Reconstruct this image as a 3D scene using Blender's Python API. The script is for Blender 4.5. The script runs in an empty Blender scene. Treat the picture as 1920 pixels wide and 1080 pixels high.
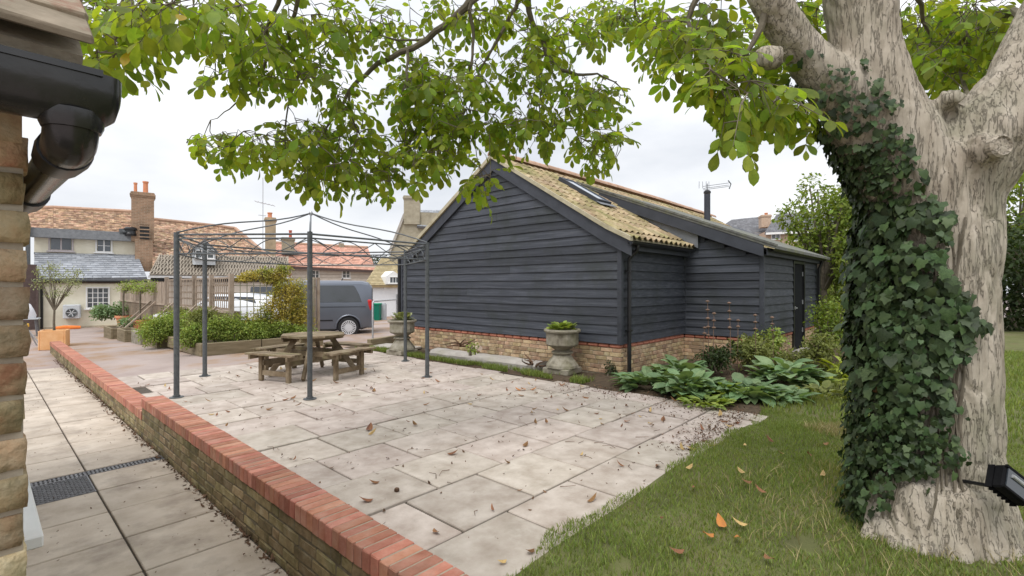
import bpy, bmesh, math, random
import numpy as np
from mathutils import Vector, Matrix, noise
from mathutils.bvhtree import BVHTree
R = math.radians
rnd = random.Random(7)
nr = np.random.RandomState(7)
sc = bpy.context.scene
C = sc.collection

# ------------------------------------------------------------------ camera, light, exposure
FPX, YH, AZ, CZ = 917.0, 538.0, R(42.5), 1.5          # focal length in photo pixels, horizon row, heading, eye height
FW = (math.cos(AZ), math.sin(AZ)); RT = (math.sin(AZ), -math.cos(AZ))
cam_d = bpy.data.cameras.new("camera"); cam = bpy.data.objects.new("camera", cam_d); C.objects.link(cam)
cam_d.sensor_width = 36; cam_d.lens = FPX / 1920 * 36; cam_d.clip_start = 0.05; cam_d.clip_end = 600
cam_d.shift_y = -(540 - YH) / 1920
cam.location = (0, 0, CZ); cam.rotation_euler = (R(90), 0, AZ - R(90))
sc.camera = cam

w = bpy.data.worlds.new("World"); sc.world = w; w.use_nodes = True
nt = w.node_tree; nt.nodes.clear()
def N(t, ty, **k):
    n = t.nodes.new(ty)
    for a, b in k.items(): setattr(n, a, b)
    return n
out = N(nt, 'ShaderNodeOutputWorld'); b1 = N(nt, 'ShaderNodeBackground'); b2 = N(nt, 'ShaderNodeBackground')
sky = N(nt, 'ShaderNodeTexSky'); sky.sky_type = 'NISHITA'; sky.sun_disc = False
SUN_EL, SUN_AZ = R(58), R(200)
sky.sun_elevation = SUN_EL; sky.sun_rotation = R(90) - SUN_AZ; sky.dust_density = 3
b1.inputs[1].default_value = 0.1
nt.links.new(sky.outputs[0], b1.inputs[0])
tc = N(nt, 'ShaderNodeTexCoord'); mp = N(nt, 'ShaderNodeMapping'); mp.inputs['Scale'].default_value = (1, 1, 2.6)
n1 = N(nt, 'ShaderNodeTexNoise'); n1.inputs['Scale'].default_value = 2.3; n1.inputs['Detail'].default_value = 6; n1.inputs['Roughness'].default_value = .5
cr = N(nt, 'ShaderNodeValToRGB'); cr.color_ramp.elements[0].position = .36; cr.color_ramp.elements[1].position = .62
cr.color_ramp.elements[0].color = (.62, .645, .69, 1); cr.color_ramp.elements[1].color = (.86, .87, .885, 1)
nt.links.new(tc.outputs['Generated'], mp.inputs[0]); nt.links.new(mp.outputs[0], n1.inputs['Vector']); nt.links.new(n1.outputs['Fac'], cr.inputs[0])
sx = N(nt, 'ShaderNodeSeparateXYZ'); nt.links.new(tc.outputs['Generated'], sx.inputs[0])
mr = N(nt, 'ShaderNodeMapRange'); mr.inputs['From Min'].default_value = .25; mr.inputs['From Max'].default_value = 1; mr.inputs['To Min'].default_value = 1.0; mr.inputs['To Max'].default_value = 1.7
nt.links.new(sx.outputs['Z'], mr.inputs['Value'])
nt.links.new(cr.outputs[0], b2.inputs[0]); nt.links.new(mr.outputs[0], b2.inputs[1])
mx = N(nt, 'ShaderNodeMixShader'); mx.inputs[0].default_value = .93
nt.links.new(b1.outputs[0], mx.inputs[1]); nt.links.new(b2.outputs[0], mx.inputs[2]); nt.links.new(mx.outputs[0], out.inputs[0])

sd = bpy.data.lights.new("sun", 'SUN'); sd.energy = 1.5; sd.angle = R(28); sd.color = (1, .975, .94)
so = bpy.data.objects.new("sun", sd); C.objects.link(so)
so.rotation_euler = Vector((math.cos(SUN_EL)*math.cos(SUN_AZ), math.cos(SUN_EL)*math.sin(SUN_AZ), math.sin(SUN_EL))).to_track_quat('Z', 'Y').to_euler()
so.location = (-5, -5, 20)
sc.view_settings.view_transform = 'Standard'; sc.view_settings.look = 'None'; sc.view_settings.gamma = 1
sc.view_settings.use_curve_mapping = False; sc.view_settings.exposure = 0.40
sc.render.engine = 'CYCLES'
sc.cycles.max_bounces = 8; sc.cycles.transparent_max_bounces = 8

# ------------------------------------------------------------------ measuring helpers: photo pixel + distance -> point in the place
def ray(px, py):
    u = (px - 960) / FPX; v = (py - YH) / FPX
    return Vector((FW[0] + u*RT[0], FW[1] + u*RT[1], -v))
def W(px, py, D): return Vector((0, 0, CZ)) + ray(px, py) * D
def onz(px, py, z=0.):
    d = ray(px, py); return Vector((0, 0, CZ)) + d * ((z - CZ) / d.z)
def pix(p):
    D = p[0]*FW[0] + p[1]*FW[1]; Rr = p[0]*RT[0] + p[1]*RT[1]
    if D < .05: return (1e6, 1e6, D)
    return (960 + FPX*Rr/D, YH - FPX*(p[2]-CZ)/D, D)
def plane_hit(px, py, p0, nrm):
    d = ray(px, py); o = Vector((0, 0, CZ)); return o + d * ((Vector(p0) - o).dot(Vector(nrm)) / d.dot(Vector(nrm)))

# ------------------------------------------------------------------ object helpers
def tag(o, label=None, cat=None, group=None, kind=None):
    if label: o['label'] = label
    if cat: o['category'] = cat
    if group: o['group'] = group
    if kind: o['kind'] = kind
    return o
def absloc(o):
    v = Vector(o.location)
    while o.parent: o = o.parent; v = v + Vector(o.location)
    return v
def empty(name, loc=(0, 0, 0), rz=0, **k):
    o = bpy.data.objects.new(name, None); C.objects.link(o); o.location = loc; o.rotation_euler = (0, 0, rz)
    o.empty_display_size = .1
    return tag(o, **k)
def add(name, me, parent=None, loc=(0, 0, 0), rot=None, scale=None, world=False):
    """link a mesh as one object; world=True: loc is in world space (parents unrotated)"""
    o = bpy.data.objects.new(name, me); C.objects.link(o)
    if parent is not None:
        o.parent = parent
        if world: loc = Vector(loc) - absloc(parent)
    o.location = loc
    if rot is not None: o.rotation_euler = rot
    if scale is not None: o.scale = scale
    return o
def copy_tree(o, parent=None):
    c = o.copy(); C.objects.link(c); c.parent = parent
    for ch in list(o.children): copy_tree(ch, c)
    return c

class MB:
    """collects boxes, prisms, tubes, lathes into one mesh"""
    def __init__(s): s.v = []; s.f = []
    def add(s, vs, fs):
        b = len(s.v); s.v += [tuple(v) for v in vs]; s.f += [tuple(i + b for i in f) for f in fs]; return s
    def box(s, c, d, rz=0, M=None, taper=1.0):
        x, y, z = (d[0]/2, d[1]/2, d[2]/2); vs = []
        for k in (-1, 1):
            t = taper if k == 1 else 1
            for (i, j) in ((-1, -1), (1, -1), (1, 1), (-1, 1)): vs.append(Vector((i*x*t, j*y*t, k*z)))
        if M is not None: vs = [M @ v for v in vs]
        if rz: vs = [Matrix.Rotation(rz, 3, 'Z') @ v for v in vs]
        vs = [v + Vector(c) for v in vs]
        return s.add(vs, [(3, 2, 1, 0), (4, 5, 6, 7), (0, 1, 5, 4), (1, 2, 6, 5), (2, 3, 7, 6), (3, 0, 4, 7)])
    def b2(s, lo, hi):
        return s.box([(a+b)/2 for a, b in zip(lo, hi)], [abs(b-a) for a, b in zip(lo, hi)])
    def beam(s, a, b, wd, ht, up=(0, 0, 1)):
        a = Vector(a); b = Vector(b); d = (b-a); L = d.length; x = d.normalized(); y = Vector(up).cross(x)
        if y.length < 1e-4: y = Vector((0, 1, 0))
        y.normalize(); z = x.cross(y)
        M = Matrix((x, y, z)).transposed()
        return s.box((a+b)/2, (L, wd, ht), M=M)
    def prism(s, pts, ext):
        """pts planar polygon (3-D), extruded by vector ext"""
        n = len(pts); e = Vector(ext); vs = [Vector(p) for p in pts] + [Vector(p)+e for p in pts]
        fs = [tuple(range(n-1, -1, -1)), tuple(range(n, 2*n))] + [(i, (i+1) % n, n+(i+1) % n, n+i) for i in range(n)]
        return s.add(vs, fs)
    def tube(s, pts, rads, n=8, cap=True):
        pts = [Vector(p) for p in pts]
        if not hasattr(rads, '__len__'): rads = [rads]*len(pts)
        vs = []; prev = None
        for i, p in enumerate(pts):
            d = (pts[min(i+1, len(pts)-1)] - pts[max(i-1, 0)]).normalized()
            if prev is None:
                a = Vector((0, 0, 1)).cross(d)
                if a.length < .1: a = Vector((1, 0, 0)).cross(d)
                a.normalize()
            else:
                a = prev - d * prev.dot(d); a.normalize()
            prev = a; b = d.cross(a)
            for k in range(n):
                t = 2*math.pi*k/n; vs.append(p + (a*math.cos(t) + b*math.sin(t))*rads[i])
        fs = []
        for i in range(len(pts)-1):
            for k in range(n): fs.append((i*n+k, i*n+(k+1) % n, (i+1)*n+(k+1) % n, (i+1)*n+k))
        if cap: fs.append(tuple(range(n-1, -1, -1))); fs.append(tuple((len(pts)-1)*n+k for k in range(n)))
        return s.add(vs, fs)
    def lathe(s, c, prof, n=20, sq=None, cap=True):
        """prof list of (r,z); sq: polygon sides instead of a circle"""
        n = sq or n; vs = []
        for r, z in prof:
            for k in range(n):
                t = 2*math.pi*(k+.5)/n; vs.append((c[0]+r*math.cos(t), c[1]+r*math.sin(t), c[2]+z))
        fs = []
        for i in range(len(prof)-1):
            for k in range(n): fs.append((i*n+k, i*n+(k+1) % n, (i+1)*n+(k+1) % n, (i+1)*n+k))
        if cap: fs.append(tuple(range(n-1, -1, -1))); fs.append(tuple((len(prof)-1)*n+k for k in range(n)))
        return s.add(vs, fs)
    def mesh(s, name, mat, bevel=0, smooth=False, seg=1):
        me = bpy.data.meshes.new(name); me.from_pydata([tuple(v) for v in s.v], [], s.f)
        if bevel:
            bm = bmesh.new(); bm.from_mesh(me)
            es = [e for e in bm.edges if len(e.link_faces) == 2 and e.calc_face_angle(0) > .5]
            bmesh.ops.bevel(bm, geom=es, offset=bevel, segments=seg, affect='EDGES', profile=.6)
            bm.to_mesh(me); bm.free()
        me.materials.append(mat)
        if smooth:
            me.polygons.foreach_set('use_smooth', [True]*len(me.polygons))
            try: me.set_sharp_from_angle(angle=R(40))
            except Exception: pass
        me.update(); return me
def bigmesh(name, V, F, mat, smooth=False):
    """numpy V (n,3), F (m,k)"""
    me = bpy.data.meshes.new(name); n = len(V); m, k = F.shape
    me.vertices.add(n); me.vertices.foreach_set('co', np.ascontiguousarray(V, dtype=np.float32).ravel())
    me.loops.add(m*k); me.loops.foreach_set('vertex_index', np.ascontiguousarray(F, dtype=np.int32).ravel())
    me.polygons.add(m); me.polygons.foreach_set('loop_start', np.arange(0, m*k, k, dtype=np.int32))
    me.materials.append(mat); me.update(calc_edges=True); me.validate()
    if smooth: me.polygons.foreach_set('use_smooth', [True]*m)
    return me
def rotmats(e):
    """(n,3) euler xyz -> (n,3,3)"""
    cx, cy, cz = np.cos(e).T; sx_, sy, sz = np.sin(e).T; o = np.zeros(len(e)); i = o+1
    A = np.array([[i, o, o], [o, cx, -sx_], [o, sx_, cx]]).transpose(2, 0, 1)
    B = np.array([[cy, o, sy], [o, i, o], [-sy, o, cy]]).transpose(2, 0, 1)
    D = np.array([[cz, -sz, o], [sz, cz, o], [o, o, i]]).transpose(2, 0, 1)
    return D @ B @ A
def scatter(name, tv, tf, P, M, S, mat, smooth=False):
    """copies of a template (tv,tf) at P with rotation M and scale S joined into one mesh"""
    tv = np.array(tv, float); tf = np.array(tf, int); n = len(P)
    V = np.einsum('nij,kj->nki', M, tv) * np.asarray(S)[:, None, None] + P[:, None, :]
    F = tf[None] + (np.arange(n)*len(tv))[:, None, None]
    return bigmesh(name, V.reshape(-1, 3), F.reshape(-1, tf.shape[1]), mat, smooth)

# ------------------------------------------------------------------ materials
MATS = {}
def material(name, cols, scale=8, rough=.8, bump=.2, bscale=40, rand=.25, detail=5, metal=0, trans=0, spec=.3, patch=None, coord='Object',
             stretch=(1, 1, 1), emis=None, bdist=.01, hue=0.0):
    """noise-blended base colours (2-3), per-piece brightness variation, fine relief"""
    m = bpy.data.materials.new(name); m.use_nodes = True; t = m.node_tree; t.nodes.clear(); L = t.links.new
    o = N(t, 'ShaderNodeOutputMaterial'); p = N(t, 'ShaderNodeBsdfPrincipled')
    c = N(t, 'ShaderNodeTexCoord'); g = N(t, 'ShaderNodeNewGeometry'); oi = N(t, 'ShaderNodeObjectInfo')
    mpn = N(t, 'ShaderNodeMapping'); mpn.inputs['Scale'].default_value = stretch
    src = g.outputs['Position'] if coord == 'World' else c.outputs['Object']
    L(src, mpn.inputs['Vector'])
    add1 = N(t, 'ShaderNodeMath', operation='ADD'); L(g.outputs['Random Per Island'], add1.inputs[0]); L(oi.outputs['Random'], add1.inputs[1])
    fr = N(t, 'ShaderNodeMath', operation='FRACT'); L(add1.outputs[0], fr.inputs[0])
    # shift the texture per object so that alike pieces differ
    vm = N(t, 'ShaderNodeVectorMath', operation='SCALE'); vm.inputs[0].default_value = (13.1, 7.7, 5.3); L(fr.outputs[0], vm.inputs['Scale'])
    va = N(t, 'ShaderNodeVectorMath', operation='ADD'); L(mpn.outputs[0], va.inputs[0]); L(vm.outputs[0], va.inputs[1])
    vec = va.outputs[0] if rand > 0 else mpn.outputs[0]
    no = N(t, 'ShaderNodeTexNoise'); no.inputs['Scale'].default_value = scale; no.inputs['Detail'].default_value = detail; no.inputs['Roughness'].default_value = .6
    L(vec, no.inputs['Vector'])
    r = N(t, 'ShaderNodeValToRGB'); e = r.color_ramp.elements
    e[0].position = .3; e[1].position = .7; e[0].color = (*cols[0], 1); e[1].color = (*cols[-1], 1)
    if len(cols) > 2:
        for i, cc in enumerate(cols[1:-1]):
            q = r.color_ramp.elements.new(.3 + .4*(i+1)/(len(cols)-1)); q.color = (*cc, 1)
    L(no.outputs['Fac'], r.inputs[0]); col = r.outputs[0]
    if patch:   # (colour, scale, lo, hi) a second, larger-scale stain
        pn = N(t, 'ShaderNodeTexNoise'); pn.inputs['Scale'].default_value = patch[1]; pn.inputs['Detail'].default_value = 6; pn.inputs['Roughness'].default_value = .65
        L(g.outputs['Position'] , pn.inputs['Vector'])
        pr = N(t, 'ShaderNodeMapRange'); pr.inputs['From Min'].default_value = patch[2]; pr.inputs['From Max'].default_value = patch[3]; L(pn.outputs['Fac'], pr.inputs['Value'])
        pm = N(t, 'ShaderNodeMix', data_type='RGBA'); L(pr.outputs[0], pm.inputs['Factor']); L(col, pm.inputs['A']); pm.inputs['B'].default_value = (*patch[0], 1)
        col = pm.outputs['Result']
    if rand > 0:
        hsv = N(t, 'ShaderNodeHueSaturation'); mrr = N(t, 'ShaderNodeMapRange'); mrr.inputs['To Min'].default_value = 1-rand; mrr.inputs['To Max'].default_value = 1+rand
        L(fr.outputs[0], mrr.inputs['Value']); L(mrr.outputs[0], hsv.inputs['Value']); L(col, hsv.inputs['Color'])
        if hue:
            f2 = N(t, 'ShaderNodeMath', operation='MULTIPLY'); f2.inputs[1].default_value = 7.31; L(fr.outputs[0], f2.inputs[0])
            f3 = N(t, 'ShaderNodeMath', operation='FRACT'); L(f2.outputs[0], f3.inputs[0])
            mh = N(t, 'ShaderNodeMapRange'); mh.inputs['To Min'].default_value = .5-hue; mh.inputs['To Max'].default_value = .5+hue
            L(f3.outputs[0], mh.inputs['Value']); L(mh.outputs[0], hsv.inputs['Hue'])
        col = hsv.outputs['Color']
    L(col, p.inputs['Base Color']); p.inputs['Roughness'].default_value = rough; p.inputs['Metallic'].default_value = metal
    p.inputs['Specular IOR Level'].default_value = spec
    if bump:
        bn = N(t, 'ShaderNodeTexNoise'); bn.inputs['Scale'].default_value = bscale; bn.inputs['Detail'].default_value = 4; L(vec, bn.inputs['Vector'])
        bb = N(t, 'ShaderNodeBump'); bb.inputs['Strength'].default_value = bump; bb.inputs['Distance'].default_value = bdist
        L(bn.outputs['Fac'], bb.inputs['Height']); L(bb.outputs[0], p.inputs['Normal'])
    if trans:
        tr = N(t, 'ShaderNodeBsdfTranslucent'); ms = N(t, 'ShaderNodeMixShader'); ms.inputs[0].default_value = trans
        hb = N(t, 'ShaderNodeMix', data_type='RGBA', blend_type='MULTIPLY'); hb.inputs['Factor'].default_value = 1; L(col, hb.inputs['A']); hb.inputs['B'].default_value = (1.35, 1.3, .55, 1)
        L(hb.outputs['Result'], tr.inputs['Color']); L(p.outputs[0], ms.inputs[1]); L(tr.outputs[0], ms.inputs[2]); L(ms.outputs[0], o.inputs[0])
    else: L(p.outputs[0], o.inputs[0])
    MATS[name] = m; return m
M_ = material
def patbrick(name, c1, c2, mort, bw=.225, bh=.075):
    """far brick or tile courses where single pieces are below a few pixels"""
    m = M_(name, [tuple(x*.75 for x in c2), c1], rand=0, scale=5, bump=.4, bscale=20, patch=((c2[0]*.45, c2[1]*.45, c2[2]*.42), 1.8, .5, .72)); t = m.node_tree; p = [n for n in t.nodes if n.type == 'BSDF_PRINCIPLED'][0]
    c = N(t, 'ShaderNodeTexCoord'); b = N(t, 'ShaderNodeTexBrick'); b.inputs['Color1'].default_value = (*c1, 1); b.inputs['Color2'].default_value = (*c2, 1)
    b.inputs['Mortar'].default_value = (*mort, 1); b.inputs['Scale'].default_value = 1; b.inputs['Brick Width'].default_value = bw; b.inputs['Row Height'].default_value = bh
    b.inputs['Mortar Size'].default_value = .008
    sp = N(t, 'ShaderNodeSeparateXYZ'); cb = N(t, 'ShaderNodeCombineXYZ'); ad = N(t, 'ShaderNodeMath', operation='ADD')
    L = t.links.new; L(c.outputs['Object'], sp.inputs[0]); L(sp.outputs['X'], ad.inputs[0]); L(sp.outputs['Y'], ad.inputs[1]); L(ad.outputs[0], cb.inputs['X']); L(sp.outputs['Z'], cb.inputs['Y'])
    L(cb.outputs[0], b.inputs['Vector'])
    old = p.inputs['Base Color'].links[0].from_socket
    mm = N(t, 'ShaderNodeMix', data_type='RGBA', blend_type='MIX'); mm.inputs['Factor'].default_value = .55
    L(b.outputs['Color'], mm.inputs['A']); L(old, mm.inputs['B']); L(mm.outputs['Result'], p.inputs['Base Color'])
    return m

slab_m = M_('patio_stone', [(.345, .285, .238), (.445, .382, .33), (.54, .475, .42)], scale=5, rough=.85, bump=.25, bscale=60, rand=.12, patch=((.29, .245, .20), 3.2, .56, .85), hue=.012)
path_m = M_('path_stone', [(.40, .335, .265), (.48, .41, .335), (.55, .48, .40)], scale=4, rough=.75, bump=.2, bscale=50, rand=.08, patch=((.25, .205, .165), 2.6, .50, .78))
joint_m = M_('joint_earth', [(.05, .04, .03), (.10, .08, .06)], scale=30, rand=0)
cope_m = M_('red_coping_brick', [(.34, .125, .078), (.42, .18, .12), (.48, .25, .185)], scale=7, rough=.8, bump=.4, bscale=70, rand=.20, hue=.008, patch=((.30, .17, .12), 4, .55, .8))
yb_m = M_('mossy_yellow_brick', [(.13, .10, .055), (.25, .19, .10), (.32, .27, .17)], scale=9, rough=.9, bump=.5, bscale=60, rand=.28, hue=.015, patch=((.10, .09, .035), 2.5, .45, .72))
barnb_m = M_('barn_brick', [(.30, .19, .115), (.46, .33, .20), (.55, .44, .30)], scale=9, rough=.9, bump=.4, bscale=60, rand=.30, hue=.02, patch=((.20, .15, .09), 2.2, .55, .8))
plinth_m = M_('red_plinth_brick', [(.42, .15, .10), (.52, .22, .15)], scale=9, rough=.8, bump=.3, rand=.12)
mortar_m = M_('lime_mortar', [(.30, .25, .19), (.40, .35, .27)], scale=25, rough=.95, bump=.5, rand=0)
mortar_d = M_('grey_mortar', [(.10, .085, .055), (.20, .17, .12)], scale=25, rough=.95, bump=.5, rand=0)
board_m = M_('black_stained_board', [(.032, .036, .046), (.048, .053, .066), (.078, .084, .100)], scale=5, rough=.62, bump=.35, bscale=30, rand=.24, stretch=(1, .25, 6), spec=.35, patch=((.032, .037, .036), 1.3, .5, .75))
trim_m = M_('dark_trim', [(.040, .044, .054), (.060, .065, .080)], scale=4, rough=.6, bump=.15, rand=.06)
blk_m = M_('black_plastic', [(.008, .008, .009), (.016, .016, .018)], scale=6, rough=.35, bump=.05, rand=0, spec=.5)
gut_m = M_('near_gutter_black', [(.012, .013, .014), (.026, .025, .025)], scale=9, rough=.24, bump=.12, bscale=25, rand=0, spec=.6)
tile_m = M_('mossy_pantile', [(.22, .155, .09), (.36, .27, .165), (.44, .35, .24)], scale=9, rough=.9, bump=.5, bscale=45, rand=.22, hue=.012, patch=((.20, .185, .07), 1.6, .42, .68))
ridge_m = M_('ridge_tile_clay', [(.36, .22, .15), (.50, .34, .25)], scale=6, rough=.9, bump=.3, rand=.15)
felt_m = M_('grey_roof_felt', [(.10, .10, .095), (.20, .20, .18)], scale=12, rough=.9, bump=.3, rand=0, patch=((.16, .17, .08), 2, .5, .7))
lead_m = M_('lead_flashing', [(.12, .13, .145), (.19, .20, .22)], scale=3, rough=.5, bump=.1, rand=0)
steel_m = M_('grey_painted_steel', [(.075, .082, .088), (.125, .135, .14)], scale=20, rough=.5, bump=.1, rand=.1, metal=.2, spec=.4)
galv_m = M_('galvanised_steel', [(.35, .36, .37), (.5, .51, .52)], scale=20, rough=.4, bump=.05, rand=0, metal=.5)
wood_m = M_('weathered_wood', [(.11, .08, .048), (.20, .15, .095), (.29, .235, .165)], scale=6, rough=.85, bump=.4, bscale=25, rand=.18, stretch=(1, 1, 1), patch=((.17, .15, .07), 3, .5, .75))
fence_m = M_('grey_fence_wood', [(.26, .20, .15), (.40, .33, .265)], scale=5, rough=.9, bump=.3, rand=.2)
sleeper_m = M_('sleeper_wood', [(.15, .12, .07), (.28, .23, .15)], scale=4, rough=.9, bump=.4, rand=.15, stretch=(.4, .4, 4))
stone_m = M_('cast_stone', [(.15, .13, .10), (.28, .255, .20), (.36, .33, .275)], scale=8, rough=.95, bump=.5, bscale=50, rand=.1, patch=((.17, .16, .09), 3, .48, .75))
conc_m = M_('pale_concrete', [(.34, .31, .28), (.50, .47, .43)], scale=5, rough=.95, bump=.4, rand=0, patch=((.26, .24, .18), 2.5, .5, .75))
yard_m = M_('worn_tarmac', [(.30, .24, .215), (.40, .33, .30)], scale=1.2, rough=.9, bump=.4, bscale=90, rand=0, patch=((.27, .17, .095), .6, .47, .62))
road_m = M_('pale_tarmac', [(.32, .26, .25), (.42, .35, .335)], scale=1.5, rough=.9, bump=.3, bscale=90, rand=0)
soil_m = M_('bed_soil', [(.05, .035, .022), (.12, .085, .055)], scale=14, rough=1, bump=.8, bscale=30, rand=0)
lawn_m = M_('lawn_ground', [(.085, .085, .035), (.12, .13, .045), (.17, .145, .08)], scale=2.2, rough=1, bump=.6, bscale=60, rand=0, patch=((.13, .10, .045), 1.6, .56, .78))
grass_m = M_('grass_blade', [(.155, .21, .05), (.24, .30, .08)], scale=1.5, rough=.6, bump=0, rand=.35, trans=.35, patch=((.22, .21, .06), 1.2, .52, .76), hue=.02)
straw_m = M_('dry_grass', [(.30, .25, .12), (.42, .35, .19)], scale=3, rough=.8, bump=0, rand=.25, trans=.2)
leaf_m = M_('tree_leaf', [(.17, .25, .03), (.29, .37, .05)], scale=2, rough=.5, bump=0, rand=.38, trans=.6, hue=.025, spec=.35)
yleaf_m = M_('yellow_leaf', [(.45, .40, .05), (.50, .30, .05)], scale=5, rough=.5, bump=0, rand=.2, trans=.4)
bgleaf_m = M_('far_leaf', [(.13, .19, .03), (.22, .28, .05)], scale=2, rough=.7, bump=0, rand=.4, trans=.35, hue=.02)
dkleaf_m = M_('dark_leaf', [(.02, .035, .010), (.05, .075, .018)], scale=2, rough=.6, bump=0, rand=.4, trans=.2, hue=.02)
ivy_m = M_('ivy_leaf', [(.024, .046, .014), (.062, .10, .034)], scale=10, rough=.55, bump=.1, rand=.55, trans=.12, hue=.02, spec=.35)
climb_m = M_('climber_leaf', [(.36, .34, .07), (.52, .40, .10)], scale=1.2, rough=.7, bump=0, rand=.35, trans=.35, patch=((.20, .26, .05), 1.6, .5, .65))
shrub_m = M_('low_shrub_leaf', [(.20, .28, .055), (.31, .38, .09)], scale=2, rough=.7, bump=0, rand=.35, trans=.3, hue=.02)
hosta_m = M_('broad_leaf', [(.14, .225, .10), (.23, .33, .16)], scale=3, rough=.5, bump=.1, bscale=12, rand=.28, trans=.25, hue=.02)
fern_m = M_('fern_leaf', [(.14, .165, .045), (.24, .26, .08)], scale=2, rough=.7, bump=0, rand=.35, trans=.3)
lime_m = M_('lime_leaf', [(.30, .38, .05), (.42, .46, .08)], scale=4, rough=.6, bump=0, rand=.15, trans=.35)
olive_m = M_('olive_leaf', [(.20, .24, .11), (.34, .36, .20)], scale=2, rough=.6, bump=0, rand=.35, trans=.3)
brown_m = M_('dead_leaf', [(.16, .075, .035), (.30, .155, .07)], scale=12, rough=.7, bump=.2, rand=.35, trans=.1, hue=.02)
oleaf_m = M_('orange_leaf', [(.55, .25, .04), (.50, .17, .07)], scale=9, rough=.6, bump=.2, rand=.2, trans=.1)
debris_m = M_('leaf_litter', [(.07, .04, .025), (.17, .10, .06)], scale=9, rough=.9, bump=0, rand=.4)
twig_m = M_('twig_bark', [(.10, .085, .06), (.20, .17, .13)], scale=12, rough=.9, bump=.3, rand=0)
terra_m = M_('terracotta', [(.56, .22, .11), (.66, .30, .17)], scale=6, rough=.8, bump=.1, rand=.1)
ochre_m = M_('ochre_render', [(.70, .36, .15), (.80, .48, .25)], scale=5, rough=.8, bump=.1, rand=0)
cream_m = M_('cream_render', [(.68, .64, .50), (.78, .74, .61)], scale=3, rough=.9, bump=.15, rand=0)
white_m = M_('white_paint', [(.72, .72, .71), (.80, .80, .79)], scale=5, rough=.5, bump=.03, rand=0)
pinkw_m = M_('faded_board_wall', [(.55, .49, .42), (.66, .60, .53)], scale=3, rough=.9, bump=.1, rand=.06)
glass_m = M_('window_glass', [(.07, .08, .09), (.13, .145, .16)], scale=1, rough=.08, bump=0, rand=.1, spec=.8)
slate_m = M_('grey_slate', [(.22, .235, .26), (.36, .375, .40)], scale=3, rough=.6, bump=.15, rand=.2)
dslate_m = M_('dark_slate', [(.13, .13, .14), (.20, .20, .21)], scale=3, rough=.7, bump=.15, rand=.2)
ctile_m = M_('old_clay_tile', [(.24, .14, .09), (.44, .29, .19), (.60, .48, .36)], scale=6, rough=.9, bump=.3, rand=.45, hue=.015)
ptile_m = M_('pink_clay_tile', [(.48, .24, .17), (.60, .36, .28)], scale=3, rough=.9, bump=.2, rand=.18)
ttile_m = M_('tan_stone_tile', [(.34, .27, .15), (.47, .40, .25)], scale=4, rough=.9, bump=.2, rand=.15)
cbrick_m = patbrick('chimney_brick', (.40, .25, .16), (.24, .16, .10), (.46, .41, .33))
sbrick_m = patbrick('stone_gable', (.40, .36, .27), (.33, .29, .21), (.42, .38, .30), .3, .1)
nearb_m = M_('near_old_brick', [(.26, .135, .07), (.40, .29, .165), (.46, .38, .25)], scale=14, rough=.95, bump=.8, bscale=60, rand=.35, hue=.015, patch=((.20, .175, .095), 9, .5, .7))
neart_m = M_('near_roof_tile', [(.20, .165, .115), (.33, .27, .20)], scale=10, rough=.9, bump=.4, rand=.15, patch=((.20, .11, .075), 9, .55, .68))
iron_m = M_('cast_drain_iron', [(.11, .11, .115), (.24, .24, .25)], scale=20, rough=.5, bump=.3, rand=.1, metal=.3)
# ================================================================== SETTING
def grid_sheet(name, x0, x1, y0, y1, nx, ny, zf, mat):
    xs = np.linspace(x0, x1, nx); ys = np.linspace(y0, y1, ny); X, Y = np.meshgrid(xs, ys); Z = np.vectorize(zf)(X, Y)
    V = np.stack([X.ravel(), Y.ravel(), Z.ravel()], 1); i = np.arange(nx*ny).reshape(ny, nx)
    F = np.stack([i[:-1, :-1].ravel(), i[:-1, 1:].ravel(), i[1:, 1:].ravel(), i[1:, :-1].ravel()], 1)
    return add(name, bigmesh(name, V, F, mat, True))
# far ground under everything
tag(grid_sheet('ground', -90, 170, -90, 170, 27, 27, lambda x, y: -.42, road_m), kind='structure')
# lawn: south of the patio edge, gently uneven
LAWN_Y = 1.70
def lawn_z(x, y):
    z = .015 + .02*math.sin(x*1.3)*math.cos(y*1.7) + .012*math.sin(x*4.1+y*3)
    dx, dy = x-3.95, y-.13; r = math.hypot(dx, dy)
    return z + .07*math.exp(-(r/.8)**2)
lawn = tag(grid_sheet('lawn', .3, 34, -26, LAWN_Y, 150, 120, lawn_z, lawn_m), kind='structure')
# yard of worn tarmac beyond the patio, falling away to the house at the far end
def yard_z(x, y):
    a = min(max((y-11.)/11, 0), 1); b = min(max((x-5.5)/6, 0), 1)
    return -.015 - .24*a*(1-b*.35) - .0*b
tag(grid_sheet('yard', 1.42, 46, 10.3, 60, 60, 60, yard_z, yard_m), kind='structure')
tag(grid_sheet('lower_yard', -14, 1.43, 14.4, 60, 12, 20, lambda x, y: -.262, yard_m), kind='structure')
# planting strip and bed beside the barn
def bed_z(x, y): return .0 + .02*math.sin(x*5)*math.sin(y*4) - .01
tag(grid_sheet('flower_bed', 6.2, 17, 1.6, 4.2, 40, 16, bed_z, soil_m), kind='structure')
tag(grid_sheet('planting_strip', 6.2, 7.35, 4.15, 11.4, 10, 50, bed_z, soil_m), kind='structure')

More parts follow.
